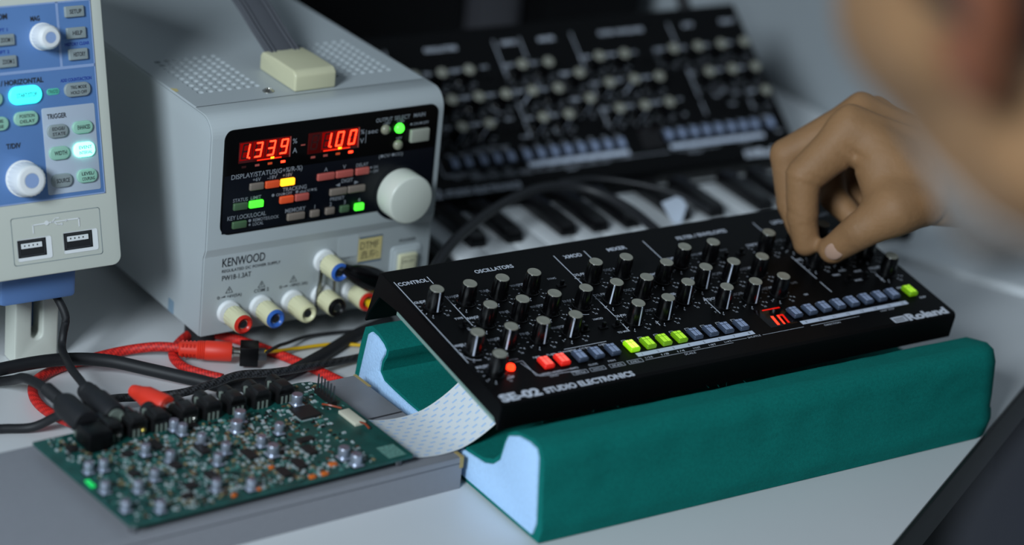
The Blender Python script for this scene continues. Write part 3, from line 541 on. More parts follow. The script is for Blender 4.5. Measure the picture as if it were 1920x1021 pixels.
    for x, y in ((90, 86), (78.4, 45), (89.8, 44.6), (98, 44), (16.4, 55), (17, 66), (200.5, 86), (212, 87), (258, 46), (270, 46)):
        q = MB(T(x, y)); q.box(-2.6, 2.6, -1.4, 1.4, 0, .8, r=.3); S_ = q.build('toggle_switch', 'black_plastic', s); q = MB(T(x, y)); q.box(-.9, 1.1, -.8, .8, .8, 3.6, r=.3); q.build('switch_lever', 'black_gloss', S_)
    q = MB(); q.lathe([(2.3, .1), (2.3, 1.2), (1.8, 2.2), (0, 2.8)], T(20.8, 26.2), n=20); q.build('tempo_lamp', 'led_red' if lit else 'display_glass', s)
    q = MB(); q.box(182, 200.6, 18.4, 35, -.3, .12, r=.05); D = q.build('display', 'display_glass', s)
    if lit:
        on = MB(); sevenseg(on, None, '1', 184.6, 19.6, 4.6, 8, M=T(0, 0, .2), th=2); on.build('digit', 'seg_red', D, smooth=False)
        on = MB(); sevenseg(on, None, 'N', 191.4, 19.6, 5, 8, M=T(0, 0, .2), th=1.8); on.build('digit', 'seg_dim', D, smooth=False)
        on = MB(); on.line([(192, 19.8), (193.2, 27)], .9, .22); on.build('digit_bar', 'seg_red', D, smooth=False)
        on = MB(); on.rect(187.4, 199.6, 33.4, 34.3, .2); on.build('display_reflection', 'seg_dim', D, smooth=False)  # red reflection in the glass, drawn as an emissive streak
    return s
synth('black synthesizer lit up on the green felt cradle, hand turning its knob', (0, 0, 58.5), (8.915, 0, 0), True)
MBK = Matrix(((.9979, .0397, -.0519), (-.063, .7943, -.6042), (.0172, .6062, .7951)))
back = synth('unlit black synthesizer tilted up behind the piano keys', (140.1, 320.8, 18.7), (0, 0, 0), False, MBK)
q = MB(); q.tube([(272, 131, -17), (272, 148, -14), (272, 166, -20)], lambda t: 5 - 1.5 * t, n=14); q.build('plug', 'black_rubber', back)

# keyboard dock with mini keys
dock = thing('keyboard_dock', 'black keyboard dock with white and black mini keys under tilted synthesizer', 'keyboard', (140.1, 320.8, 6), (0, 0, -3.6))
k = MB(); k.box(-19, 306, -112, -4, 0, 7, r=2); k.box(-19, 306, 17, 118, 0, 7, r=2); k.box(-19, -2, -6, 20, 0, 7); k.box(303, 306, -6, 20, 0, 7); k.build('dock_base', 'black_plastic', dock)
for x0, x1 in ((-25.5, -16.5), (303.5, 312)):
    k = MB(); k.prism([(-114, 0), (-114, 15), (-26, 19), (-20, 9), (118, 9), (118, 0)], x0, x1, r=1.2, top=False, M=Matrix(((0, 0, 1, 0), (1, 0, 0, 0), (0, 1, 0, 0), (0, 0, 0, 1)))); k.build('dock_cheek', 'black_plastic', dock)
k = MB(); k.box(-16, 299.5, -32, -17, 6, 14, r=1.5); k.build('dock_ridge', 'black_plastic', dock)
for x in (-6, 130):
    for y in (-95, 100): MB().cyl(7, -6, .5, T(x, y)).build('foot', 'black_rubber', dock)
MB().box(60, 240, 80, 96, 6, 38, r=2).build('tilt_stand', 'black_plastic', dock)
KP = 21.0; kx = -15.9
for i in range(15):
    k = MB(); k.box(kx + i * KP + .35, kx + (i + 1) * KP - .35, -110, -33, 8, 19, r=.8); k.build('white_key', 'key_white', dock)
for o in (0, 7):
    for c in (.9, 2.1, 3.9, 5.0, 6.1):
        x = kx + (o + c) * KP
        k = MB(T(x, 0, 0)); k.prism([(-85, 18.5), (-83, 25), (-79, 26.5), (-33, 27), (-33, 18.5)], -5.6, 5.6, r=.8, top=False, M=Matrix(((0, 0, 1, 0), (1, 0, 0, 0), (0, 1, 0, 0), (0, 0, 0, 1)))); k.build('black_key', 'key_black', dock)

# ------------------------------------------------------------------ green felt cradle
cr = thing('foam_cradle', 'green felt covered foam cradle holding the lit synthesizer', 'stand', (0, 0, 0))
XM = Matrix(((0, 0, 1, 0), (1, 0, 0, 0), (0, 1, 0, 0), (0, 0, 0, 1)))
FO = [(-38, .4), (-40, 9), (-37, 28), (-35.5, 44), (-32, 50), (-26, 51.5), (-9, 48), (-3.4, 44.2), (-.8, 39), (1.5, 30), (7, 24.5), (15, 21), (30, 19.2), (60, 18), (90, 18), (104, 18.6), (113, 18.8), (117.5, 22), (116.5, 27), (113.5, 32), (112.5, 36), (116, 39), (123, 41.5), (131, 42.5), (138, 39), (142, 26), (145, 8), (144, .4)]
FI = [(-33, 3), (-35, 10), (-32.5, 30), (-31, 44), (-28.5, 48), (-22, 48.6), (-13, 47.2), (-5, 43.5), (-3, 39), (-.2, 28), (6, 22.2), (14, 19), (30, 17.2), (60, 16.2), (90, 16.2), (104, 16.8), (114.6, 17.6), (119.4, 21), (118.4, 27.5), (115.4, 32.6), (115, 35.4), (118, 37.6), (124, 39.4), (130, 39.6), (133, 37), (136, 24), (139.5, 8), (138, 3)]
def dense(P, n):
    P = [Vector((a, b, 0)) for a, b in P]; out = []
    for a, b in zip(P, P[1:] + P[:1]):
        m = max(1, int((b - a).length / n)); out += [a.lerp(b, t / m) for t in range(m)]
    return [(p.x, p.y) for p in out]
def felt_mesh():
    P = dense(FO, 2.5); n = len(P); X = [3.2 + 303 * i / 140 for i in range(141)]; rnd = random.Random(3)
    W = [[rnd.uniform(-1, 1) for _ in range(24)] for _ in range(60)]
    def nz(x, s):
        a, b = x / 14, s / 8; i, j = int(a) % 59, int(b) % 23; fx, fy = a - int(a), b - int(b); fx = fx*fx*(3-2*fx); fy = fy*fy*(3-2*fy)
        return (W[i][j]*(1-fx)+W[i+1][j]*fx)*(1-fy) + (W[i][j+1]*(1-fx)+W[i+1][j+1]*fx)*fy
    cx = sum(p[0] for p in P) / n; vs = []; fs = []
    for i, x in enumerate(X):
        e = max(0, (x - 292) / 14.2); sh = 1 - .045 * e ** 2 * 1.6
        for k, p in enumerate(P):
            y, z = p; y2 = cx + (y - cx) * sh; z2 = max(.4, z - (2.8 * e * e if z > 15 else 0))
            d = nz(x, k * 2.5) * (.55 if z > 3 else 0)
            if -41 < y < -28 and z > 3: y2 -= d
            elif z > 12: z2 += d * .5
            if y > 118 or y < -8 or z < 16: pass
            vs.append((x, y2, z2))
    for i in range(len(X) - 1):
        for k in range(n): j = (k+1) % n; fs.append((i*n+k, i*n+j, (i+1)*n+j, (i+1)*n+k))
    fs.append(tuple(range(n))[::-1]); fs.append(tuple((len(X)-1)*n + k for k in range(n)))
    m = MB(); m.add(vs, fs); return m
felt_mesh().build('felt_cover', 'felt', cr, ang=60)
m = MB(); m.prism(FI, 2.0, 40, r=.5, M=XM @ T(0, 0, 0), top=False); m.build('foam_block', 'foam', cr, ang=30)

m = MB(); rf = random.Random(5)
for i in range(900):
    x = rf.uniform(6, 300); k = rf.random()
    if k < .25: b = Vector((x, -37.5, rf.uniform(.8, 2))); d = Vector((rf.uniform(-1, 1), -1.2, rf.uniform(-.1, .3)))
    elif k < .7: z_ = rf.uniform(4, 46); b = Vector((x, -37.5 + (z_ - 20) * .03, z_)); d = Vector((rf.uniform(-1, 1), -.9, rf.uniform(-1, 1)))
    else: b = Vector((x, rf.uniform(-30, -10), 50.2)); d = Vector((rf.uniform(-1, 1), rf.uniform(-1, 1), .9))
    l_ = rf.uniform(.8, 2.4); e_ = b + d.normalized() * l_; s_ = Vector((rf.uniform(-1, 1), 0, rf.uniform(-1, 1))).normalized() * .07
    m.quad([b - s_, b + s_, e_])
o = m.build('felt_fuzz', 'felt', cr, smooth=False); o['kind'] = 'stuff'

# ------------------------------------------------------------------ grey box, circuit board, ribbon
gb = thing('metal_box', 'flat grey metal box under the green circuit board', 'box', (-3, 25, 0), (0, 0, 3))
m = MB(); m.prism([(-300, 0), (0, 0), (0, 101), (-14, 101), (-300, 101)], 0, 18, r=.9, seg=3); m.build('lid', 'box_grey', gb)
m = MB(); m.rect(-300, -.2, -.06, .0, 0); m.box(-300, -.5, -.14, 0, 14.4, 14.8); m.build('lid_seam', 'strap_grey', gb, smooth=False)
m = MB(); m.prism([(-20 + 7 * math.cos(R_(a)), 48 + 7 * math.sin(R_(a))) for a in range(90, 271, 15)] + [(-1, 41), (-1, 55)], 17.4, 18.06); m.build('slot_shade', 'shade_grey', gb, smooth=False)  # flat dark crescent on the lid paints the shade inside a notch
m = MB(); m.prism([(-17.6 + 6.2 * math.cos(R_(a)), 47.2 + 6.2 * math.sin(R_(a))) for a in range(90, 271, 15)] + [(-1, 41.5), (-1, 53.6)], 17.9, 18.1); m.build('slot_floor', 'box_grey', gb, smooth=False)
m = MB(); m.box(-1.5, .5, -.4, 6, 12, 18.3); m.box(-1.2, .5, 86, 101, 14, 18.2); m.build('cardboard_edge', 'cardboard', gb, smooth=False)

pcb = thing('circuit_board', 'green circuit board with audio jacks lying on flat grey box', 'circuit board', (-188, 16.4, 22.6), (0, 0, 3.6))
BW, BD = 157, 92.5
m = MB(); m.prism([(3, 0), (BW - 1, 0), (BW, 1), (BW, BD - 6), (BW - 4, BD - 1.5), (BW - 10, BD), (-4, BD), (0, 3)], 0, 1.5, r=.1); m.build('board', 'pcb_green', pcb, smooth=False)
for x, y in ((4, 5), (4, 87), (151, 5), (110, 40)): MB().cyl(2.2, -4.5, 0, T(x, y)).build('standoff', 'steel', pcb)
rp = random.Random(11)
def freeb(x, y): return all((x - a) ** 2 + (y - b) ** 2 > 16 for a, b in CAPS) and not (y > 73 and 14 < x < 136)
ROT = 1.4
CAPS = [(62.8, 73.4), (64.4, 67.6), (67.8, 55), (97, 67.6), (90, 59), (93.2, 40.4), (93.2, 29.6), (45.4, 45.6), (64.6, 33.4), (73.8, 41.6), (132.6, 71), (123.2, 12.2), (125, 3.8), (5.6, 53), (13, 52), (1.6 + 2, 32.6), (17.8, 26.6), (4, 13), (18, 5.6), (66.2, 5), (51, 11.4), (30, 33), (108, 48), (38, 57)]
m = MB()
for i in range(3000):
    x, y = rp.uniform(2, BW - 3), rp.uniform(2, BD - 2); dens = 1 if (y > 64 and x < 140) or (x > 20 and x < 110) else .5
    if rp.random() > dens or not freeb(x, y) or (x > 138 and y < 60): continue
    w, h = rp.choice(((1.6, .8), (.8, 1.6), (2, 1.2), (1.2, 2), (.6, .6), (.7, .7))); m.cur = rp.choices((0, 1, 2, 3, 4), (5, 1.5, 2, 3, 3))[0]
    m.box(x - w/2, x + w/2, y - h/2, y + h/2, 1.45, 1.5 + rp.uniform(.2, .9))
o = m.build('surface_components', ['solder', 'smd_brown', 'smd_tan', 'chip_black', 'smd_teal'], pcb, smooth=False); o['kind'] = 'stuff'
big = {10, 4, 6, 11, 12, 3}
for i, (x, y) in enumerate(CAPS):
    r = 3.0 if i in big else 2.4; h = 6.4 if i in big else 6.2
    c = MB(T(x, y, 1.5)); c.box(-r - .3, r + .3, -r - .3, r + .3, 0, 1, r=.6); c.lathe([(r * .96, .9), (r * .86, 1.5), (r * .97, 2), (r * .97, h - .5), (r * .85, h)], n=24); cp = c.build('capacitor', 'cap_alu', pcb)
    c = MB(T(x, y, 1.5)); c.lathe([(r * .9, h), (0, h + .02)], n=24); c.build('capacitor_top', 'cap_top', cp)
    c = MB(T(x, y, 1.5)); c.box(-r - .4, r + .4, -r - .4, r + .4, -.02, .75, r=.2); c.build('capacitor_base', 'cap_base', cp)
for x, y, w, h in ((131.5, 61, 12, 12), (47, 63, 5, 9), (65, 49.4, 5, 9), (45.6, 40.6, 5, 6), (42.6, 20, 6, 5), (30.6, 60.4, 5, 5), (9, 77, 5, 5), (83, 35, 5, 10), (89, 12, 5, 9), (112, 26, 5, 9), (72.6, 73, 6, 4), (24, 42, 5, 5), (56, 24, 5, 9), (100, 16, 5, 9), (36, 12, 6, 4), (22, 14, 5, 4), (116, 36, 9, 4)):
    c = MB(T(x, y, 1.5)); c.box(-w/2, w/2, -h/2, h/2, .2, 1.6, r=.15, seg=1); cp = c.build('chip', 'chip_black', pcb, smooth=False); c = MB(T(x, y, 1.5))
    n = int(h / 1.0)
    for k in range(n):
        yy = -h/2 + (k + .5) * h / n; c.box(-w/2 - 1, w/2 + 1, yy - .2, yy + .2, 0, .3)
    if w > 10:
        for k in range(12): c.box(-5.5 + k - .2, -5.5 + k + .2, -h/2 - 1, h/2 + 1, 0, .3)
    c.build('chip_pins', 'solder', cp, smooth=False)
# audio jacks along the back edge
JX = [20, 31, 44.4, 57, 73, 86.4, 100.6, 115, 129]
for i, x in enumerate(JX):
    c = MB(T(x, 80.6, 1.5)); c.box(-5, 5, -5, 4.6, 0, 8.2, r=.5); c.prism([(-5, 5), (5, 5), (3, 10), (-3, 10)], -5, 3.5, r=.4, top=False, M=Matrix(((1, 0, 0, 0), (0, 0, 1, 0), (0, 1, 0, 0), (0, 0, 0, 1)))); jk = c.build('audio_jack', 'jack_black', pcb)
    c = MB(T(x, 80.6, 1.5)); c.box(-5.05, -3.2, 4.4, 6.2, 2, 8.6, r=.3); c.build('jack_shield', 'jack_metal', jk)
    c = MB(T(x, 85, 7) @ RX(-90)); c.lathe([(4.3, 0), (4.3, 5.4), (3.9, 5.8), (2.0, 5.8), (1.8, 1), (0, 1)], n=24); c.build('jack_barrel', 'jack_black', jk)
    c = MB(T(x, 80.6, 1.5))
    for dx in (-2.5, 0, 2.5): c.box(dx - .5, dx + .5, -5.3, -4.9, -1, 4.2)
    c.build('jack_pins', 'jack_metal', jk, smooth=False)
    if i in (1, 2, 4): c = MB(T(x + 2.2, 75, 5)); c.lathe([(0, -1.3), (1, -.9), (1.4, 0), (1, .9), (0, 1.3)], n=14); c.build('plug_tip', 'brass' if i == 2 else 'chrome', jk)
c = MB(T(149.6, 70.6, 1.5) @ RZ(-1)); c.box(-1.6, 1.6, -8.6, 8.6, 0, 2.4); hdr = c.build('pin_header', 'chip_black', pcb, smooth=False)
c = MB(T(149.6, 70.6, 1.5))
for k in range(6): c.box(-.35, .35, -7.6 + k * 3 - .35, -7.6 + k * 3 + .35, 2, 11)
c.build('header_pins', 'steel', hdr, smooth=False)
c = MB(T(150, 46, 1.5)); c.box(-3.2, 3.2, -8, 8, 0, 1.8, r=.2); c.build('white_connector', 'white_conn', pcb)
c = MB(); c.tube([(143.5, 64, 3), (145, 60, 4), (150, 56, 3)], .55, n=6); c.tube([(150, 39, 3), (150.4, 35, 4), (150.6, 31, 3)], .55, n=6); c.build('repair_wire', 'copper_wire', pcb)
c = MB(); c.rect(143.6, 154, 2.4, 14.5, 1.56); c.build('sticker', 'sticker', pcb, smooth=False)
for x, y, r in ((114.6, 8.6, 2), (106, 2.4, 1.7), (99, 2.4, 1.7), (69.6, 3, 1), (56, 3.2, 1.2), (86, 19, 1.4)):
    c = MB(T(x, y, 1.5)); c.box(-r, r, -r * .7, r * .7, 0, 1.5, r=.3); c.build('orange_component', 'orange_part', pcb)
c = MB(T(1.4, 43, 1.5)); c.box(-1.2, 1.2, -3.4, 3.4, 0, 1, r=.2); c.build('power_lamp', 'pcb_lamp', pcb)
c = MB(); c.lathe([(1.6, 0), (1.6, .08)], T(148, 85, 1.5), n=18); c.build('mounting_hole', 'hole_dark', pcb)

# flat ribbon
rbn = thing('ribbon_cable', 'flat white ribbon cable with blue dashes joining circuit board and synthesizer', 'cable', (0, 0, 0))
RP = smooth([(-42, 0, 22), (-33, 0, 21.6), (-24, 0, 19.6), (-12, 0, 18.9), (0, 0, 20.5), (11, 0, 25.5), (21, 0, 32.5), (30, 0, 41), (36, 0, 47.5)], 1.5)
def ribbon_pt(t, v):
    p = RP[min(int(t), len(RP) - 1)]; q = RP[min(int(t) + 1, len(RP) - 1)]; p = p.lerp(q, t - int(t)); sk = (p.x + 40) / 76
    return (p.x, 30.5 + v * 42.5 - sk * 1.0, p.z - .4 * v * 0)
m = MB(); N = len(RP) - 1; vs = []; fs = []
for i in range(N + 1):
    for v in (0, 1):
        x, y, z = ribbon_pt(i, v); vs += [(x, y, z), (x, y, z - .25)]
for i in range(N): a, b = 4 * i, 4 * i + 4; fs += [(a, b, b + 2, a + 2), (a + 1, a + 3, b + 3, b + 1), (a, a + 1, b + 1, b), (a + 2, b + 2, b + 3, a + 3)]
m.add(vs, fs); m.build('ribbon', 'ribbon_white', rbn, ang=60)
m = MB()
NR = 12
for j in range(NR):
    for k in range(0, int(N / 4.4)):
        t0 = k * 4.4 + (j % 2) * 2.2 + .3; t1 = t0 + 2.0
        if t1 > N - 1: continue
        v0 = (j + .3) / NR; v1 = (j + .62) / NR
        up = lambda p: (p[0] - .02, p[1], p[2] + .09)
        for h in range(3): m.quad([up(ribbon_pt(t0 + (t1 - t0) * h / 3, v0)), up(ribbon_pt(t0 + (t1 - t0) * (h + 1) / 3, v0)), up(ribbon_pt(t0 + (t1 - t0) * (h + 1) / 3, v1)), up(ribbon_pt(t0 + (t1 - t0) * h / 3, v1))])
m.build('blue_dashes', 'ribbon_blue', rbn, smooth=False)

# ------------------------------------------------------------------ cables and plugs
def cable(name, label, pts, r, m, br=0, solo=True):
    if solo: q = MB(); q.tube(pts, r, n=12, step=1.0 if br else 2.0, braid=br); return tag(q.build(name, m), label, 'cable')
    t = thing(name, label, 'cable'); q = MB(); q.tube(pts, r, n=12, step=1.0 if br else 2.0, braid=br); q.build('cord', m, t); return t
def axis(a, b):
    a, b = Vector(a), Vector(b); return Matrix.Translation(a) @ (b - a).to_track_quat('Z', 'Y').to_matrix().to_4x4(), (b - a).length
A = cable('patch_cable', 'red braided patch cable whose orange plug sits in a loose black socket', [(-161, 137, 12), (-163, 154, 8), (-164, 175, 4), (-162, 193, 3), (-154, 208, 3), (-138, 217, 3), (-118, 221, 3.2), (-98, 222, 4), (-83, 215, 7), (-73, 207, 8.4), (-70, 204, 8.5)], 2.7, 'braid_red', 8, False)
M1, l = axis((-73, 205.5, 8.4), (-47, 192, 8.2)); q = MB(M1)
q.lathe([(3.4, 0), (4.2, 1), (4.6, 9.8), (5.2, 10.4), (4.9, 11), (5.4, 11.5), (5.0, 12), (5.4, 12.5), (5.0, 13), (5.4, 13.5), (5.0, 14), (5.4, 14.6), (5.5, 28), (5.2, 28.8)], n=32); pl = q.build('plug_body', 'orange_rubber', A)
q = MB(M1)
for k in range(4):
    for a in (60, 130, 200, 270): q.box(3.6, 4.75, -1.0, 1.0, 1.6 + k * 2.1, 2.6 + k * 2.1, M=RZ(a))
q.build('strain_relief_slot', 'red_plastic', pl, smooth=False)
q = MB(M1); q.lathe([(3.2, 28.5), (3.2, 29.6), (2.6, 29.8), (2.6, 33), (3.1, 33.2), (3.1, 34.4)], n=20); q.build('plug_sleeve', 'chrome', A)
sk = thing('audio_socket', 'small loose black jack socket on the orange plug below cream posts', 'socket', (-44, 189.3, 8.2), (0, 0, -27.6))
q = MB(); q.box(0, 10, -5.5, 5.5, -5.6, 5.6, r=.5); q.build('housing', 'black_plastic', sk)
q = MB(); q.box(9.5, 14.5, -4, -3, -2, 2); q.box(9.5, 14, 2.4, 3.4, -2, 2); q.build('solder_lug', 'steel', sk, smooth=False)
cable('patch_cable', 'red braided cable looping out from under the power supply', [(-62, 174, 3), (-70, 184, 3), (-75.5, 195, 3), (-74, 210, 3.2), (-62, 224, 3.4), (-50, 231, 3), (-40, 224, 3), (-29, 208, 3), (-15, 179, 3), (-6, 154, 3), (-1.5, 138, 3), (-.5, 131, 3)], 2.7, 'braid_red', 8)
OP = thing('patch_plug', 'short orange plug pushed into the circuit board jack row', 'plug', (0, 0, 0))
M1, l = axis((-135, 132, 29.5), (-126.5, 104.5, 30.6)); q = MB(M1); q.lathe([(r_ * 1.12, z_) for r_, z_ in [(1.2, 0), (2.6, .3), (3.0, 1.6), (2.9, 2.4), (3.2, 3), (3.1, 3.8), (3.5, 4.4), (3.5, 5.2), (4.4, 9), (5.0, 11), (5.1, 25), (4.6, 26)]], n=28); q.build('plug_body', 'orange_rubber', OP)
q = MB(M1); q.lathe([(3, 25.5), (3, 29)], n=20); q.build('plug_sleeve', 'chrome', OP)
cable('power_cable', 'thick smooth black cable crossing behind the circuit board', [(-230, 200, 8), (-205, 203, 12), (-184, 205, 14), (-156, 209, 13), (-135, 209, 11.5), (-116, 203, 10), (-98, 189, 8), (-80, 174, 6), (-64, 163.5, 4), (-36, 163, 3.6), (-2, 177, 3.6), (30, 194, 3.6), (60, 205, 3.6)], 3.5, 'black_rubber')
cable('braided_cable', 'black braided cable lying over the thick one towards the felt', [(-152, 132, 26), (-140, 152, 15), (-129, 161, 10), (-111, 156, 10), (-95, 151, 12), (-76, 153.5, 13), (-61, 156, 13.5), (-40, 154.5, 12), (-10, 161, 8), (15, 168, 4), (40, 172, 3)], 2.2, 'braid_black', 7)
B3 = cable('audio_cable', 'lone black cable low on the desk, ending behind the square corner plug', [(-225, 170, 3), (-197, 165, 3), (-190, 163.5, 3), (-177, 158, 4), (-168, 150, 12), (-163, 138, 22), (-163, 126, 28)], 2.4, 'black_rubber')
K4 = cable('probe_cable', 'black cable hanging under the oscilloscope into a round plug', [(-140, 222, 46), (-137.5, 218, 41), (-136, 213.5, 34), (-137.5, 213, 24), (-140, 208, 19), (-144, 192, 20), (-150, 172, 25), (-155, 150, 30), (-157.5, 138, 32)], 2.2, 'black_rubber', 0, False)
M1, l = axis((-158.5, 137, 32), (-156, 104, 31.5)); q = MB(M1); q.lathe([(3.2, 0), (4.6, .6), (4.9, 2), (4.6, 2.8), (5, 3.4), (4.7, 4.2), (5.3, 5), (5.3, 11), (6.3, 14), (6.5, 30), (5.6, 32)], n=28); q.build('plug_body', 'black_rubber', K4)
q = MB(M1); q.lathe([(4.2, 31.5), (4.2, 33)], n=24); q.build('plug_sleeve', 'jack_metal', K4)
K5 = cable('adapter_cable', 'black cable with a ribbed straight plug at the board corner', [(-230, 226, 4), (-200, 218, 4), (-182, 212, 5), (-174, 208, 6), (-172, 196, 12), (-174, 178, 22), (-175, 160, 28), (-175, 144, 31)], 2.6, 'black_rubber', 0, False)
M1, l = axis((-175, 146, 31), (-172.5, 98, 32.5)); q = MB(M1)
pr = [(2.8, 0)]
for k in range(8): pr += [(3.6, .4 + k * 1.8), (3.6, 1.2 + k * 1.8), (3.2, 1.5 + k * 1.8), (3.2, 1.9 + k * 1.8)]
q.lathe(pr + [(4.4, 16), (6.2, 20), (6.6, 22), (6.8, 42), (6, 44)], n=28); q.build('plug_body', 'black_rubber', K5)
q = MB(T(-172, 93, 24) @ RZ(4)); q.box(-6, 6, -6, 8, -.2, 10.4, r=1); q.build('plug_connector', 'black_plastic', K5)
cable('thin_wire', 'thin black wire running from loose socket behind the felt', [(-31, 183, 9), (-20, 190, 8), (-12, 195, 6), (5, 204, 3), (21, 205, 2), (40, 202, 2)], 1.0, 'wire_black')
cable('thin_wire', 'thin yellow wire from loose socket to the felt cradle', [(-31, 184, 9), (-20, 188, 6), (-6, 192.5, 3), (16, 192, 2), (30, 185, 2)], 1.0, 'wire_yellow')
cable('overhead_cable', 'dark cable arching over the piano keys', [(58, 168, 42), (80, 186, 50), (106, 206, 52), (144, 231, 52), (181, 247, 52), (205, 248, 51), (221, 238, 49), (230, 214, 46), (232, 185, 42)], 3.0, 'wire_black')
cable('overhead_cable', 'slim black cable crossing the piano keys beyond the paper tag', [(215, 268, 45), (240, 262, 46), (262, 244, 46), (277, 222, 45), (282, 200, 43)], 1.5, 'wire_black')
# crocodile clip on the upper blue post, banana plug in the red post
CLIP = thing('crocodile_clip', 'black crocodile clip biting the upper blue-ringed post', 'clip', (0, 0, 0))
def pf_(x, y, h): return psu.matrix_world @ (Matrix.Scale(.001, 4) @ (FACE @ Vector((x, y, h))))
bpy.context.view_layer.update()
a = pf_(75.6, 36.4, 15) * 1000; b_ = pf_(105.4, 23.4, 25) * 1000
M1, l = axis(a, b_); M1 = M1 @ Matrix.Scale(1, 4)
q = MB(M1); q.tube([(0, 0, -3), (0, 0, 9)], lambda t: 1.5 + .5 * t, n=8); q.build('jaw', 'steel', CLIP)
q = MB(M1); q.tube([(0, .8, 2), (0, 0, 6), (0, 0, 12), (0, 0, 20), (0, 0, 28), (0, 0, l + 3)], lambda t: 2.6 + 4.6 * math.sin(min(1, t * 1.25) * math.pi * .78), n=20, step=1.5, flat=.72); q.build('insulating_boot', 'black_gloss', CLIP)
e = pf_(114, 17, 27) * 1000
q = MB(); q.tube([b_, e, (e.x + 20, e.y + 14, 20), (e.x + 45, e.y + 30, 4)], 1.3, n=8); q.build('lead', 'wire_black', CLIP)
BP = thing('banana_plug', 'yellow plug in the red post beside the black synthesizer', 'plug', (0, 0, 0))
M1, l = axis(pf_(95.2, 12.5, 13) * 1000, pf_(95.2, 12.5, 30) * 1000); q = MB(M1); q.lathe([(1.6, 0), (1.7, 4.5), (2.6, 5), (2.6, 15), (1.6, 17)], n=20); q.build('plug_body', 'wire_yellow', BP)
q = MB(); P5 = [(262.9, 225, 41.2), (276.8, 225, 44.4), (283.4, 225, 36.6), (281.1, 225, 25.6), (274.4, 225, 25.6)]
q.add([Vector(p) for p in P5] + [Vector(p) + Vector((.3, .4, 0)) for p in P5], [(0, 1, 2, 3, 4), (9, 8, 7, 6, 5)] + [(i, (i+1) % 5, 5 + (i+1) % 5, 5 + i) for i in range(5)]); tag(q.build('paper_tag', 'paper', None, smooth=False), 'small pale paper tag standing among the piano keys', 'tag')

# ------------------------------------------------------------------ person (signed-distance body, meshed with surface nets; millimetres)
F32 = np.float32
class Grid:
    def __init__(s, lo, hi, h):
        s.lo = np.array(lo, F32); s.h = h; s.n = [int((b - a) / h) + 2 for a, b in zip(lo, hi)]
        ax = [lo[i] + h * np.arange(s.n[i], dtype=F32) for i in range(3)]
        s.X, s.Y, s.Z = [a.astype(F32) for a in np.meshgrid(*ax, indexing='ij', copy=False)]
    def cap(s, a, b, ra, rb=None):
        rb = ra if rb is None else rb; a = np.array(a, F32); d = np.array(b, F32) - a; L = max(float(d @ d), 1e-6)
        px, py, pz = s.X - a[0], s.Y - a[1], s.Z - a[2]
        t = np.clip((px * d[0] + py * d[1] + pz * d[2]) / L, 0, 1)
        return np.sqrt((px - t * d[0]) ** 2 + (py - t * d[1]) ** 2 + (pz - t * d[2]) ** 2) - (ra + (rb - ra) * t)
    def ell(s, c, r, M=None):
        px, py, pz = s.X - F32(c[0]), s.Y - F32(c[1]), s.Z - F32(c[2])
        if M is not None: px, py, pz = [M[0][i] * px + M[1][i] * py + M[2][i] * pz for i in range(3)]
        k0 = np.sqrt((px / r[0]) ** 2 + (py / r[1]) ** 2 + (pz / r[2]) ** 2); k1 = np.sqrt((px / r[0] ** 2) ** 2 + (py / r[1] ** 2) ** 2 + (pz / r[2] ** 2) ** 2)
        return k0 * (k0 - 1) / np.maximum(k1, 1e-6)
def smin(a, b, k):
    h = np.clip(.5 + .5 * (b - a) / k, 0, 1); return b + (a - b) * h - k * h * (1 - h)
def smax(a, b, k): return -smin(-a, -b, k)
def nets(g, D):
    S = D < 0; n = D.shape; cnt = np.zeros([k - 1 for k in n], F32); acc = np.zeros(list(cnt.shape) + [3], F32)
    sl = lambda o: tuple(slice(o[i], n[i] - 1 + o[i]) for i in range(3))
    cor = [(i, j, k) for i in (0, 1) for j in (0, 1) for k in (0, 1)]
    for a in cor:
        for ax in range(3):
            if a[ax]: continue
            b = list(a); b[ax] = 1; da, db = D[sl(a)], D[sl(b)]; m = (da < 0) != (db < 0)
            t = np.where(m, da / np.where(m, da - db, 1), 0)
            cnt += m
            for c in range(3): acc[..., c] += np.where(m, a[c] + (t if c == ax else 0), 0)
    act = cnt > 0; idx = -np.ones(cnt.shape, np.int64); I = np.argwhere(act); idx[act] = np.arange(len(I))
    V = (I + acc[act] / cnt[act][:, None]) * g.h + g.lo; Fs = []
    for ax in range(3):
        u, v = [(1, 2), (2, 0), (0, 1)][ax]
        s0 = [slice(None)] * 3; s1 = [slice(None)] * 3; s0[ax] = slice(0, -1); s1[ax] = slice(1, None)
        ch = S[tuple(s0)] != S[tuple(s1)]; E_ = np.argwhere(ch); ok = (E_[:, u] > 0) & (E_[:, v] > 0) & (E_[:, u] < n[u] - 1) & (E_[:, v] < n[v] - 1); E_ = E_[ok]
        def at(du, dv): q = E_.copy(); q[:, u] += du; q[:, v] += dv; return idx[q[:, 0], q[:, 1], q[:, 2]]
        Q = np.stack([at(-1, -1), at(0, -1), at(0, 0), at(-1, 0)], 1); inside = S[E_[:, 0], E_[:, 1], E_[:, 2]]; Q[~inside] = Q[~inside][:, ::-1]; Fs.append(Q)
    return V, np.concatenate(Fs)
def skin_obj(name, parts, m, parent):
    V = []; Fc = []; o = 0
    for v, f in parts: V.append(v); Fc.append(f + o); o += len(v)
    V = np.concatenate(V); Fc = np.concatenate(Fc); me = bpy.data.meshes.new(name); me.from_pydata((V * .001).tolist(), [], Fc.tolist())
    me.materials.append(MATS[m]); me.polygons.foreach_set('use_smooth', [True] * len(me.polygons)); me.update()
    ob = bpy.data.objects.new(name, me); COL.objects.link(ob); ob.parent = parent; return ob
person = thing('person', 'person in dark navy top leaning in, hand turning a knob on the lit synthesizer', 'person', (0, 0, 0))
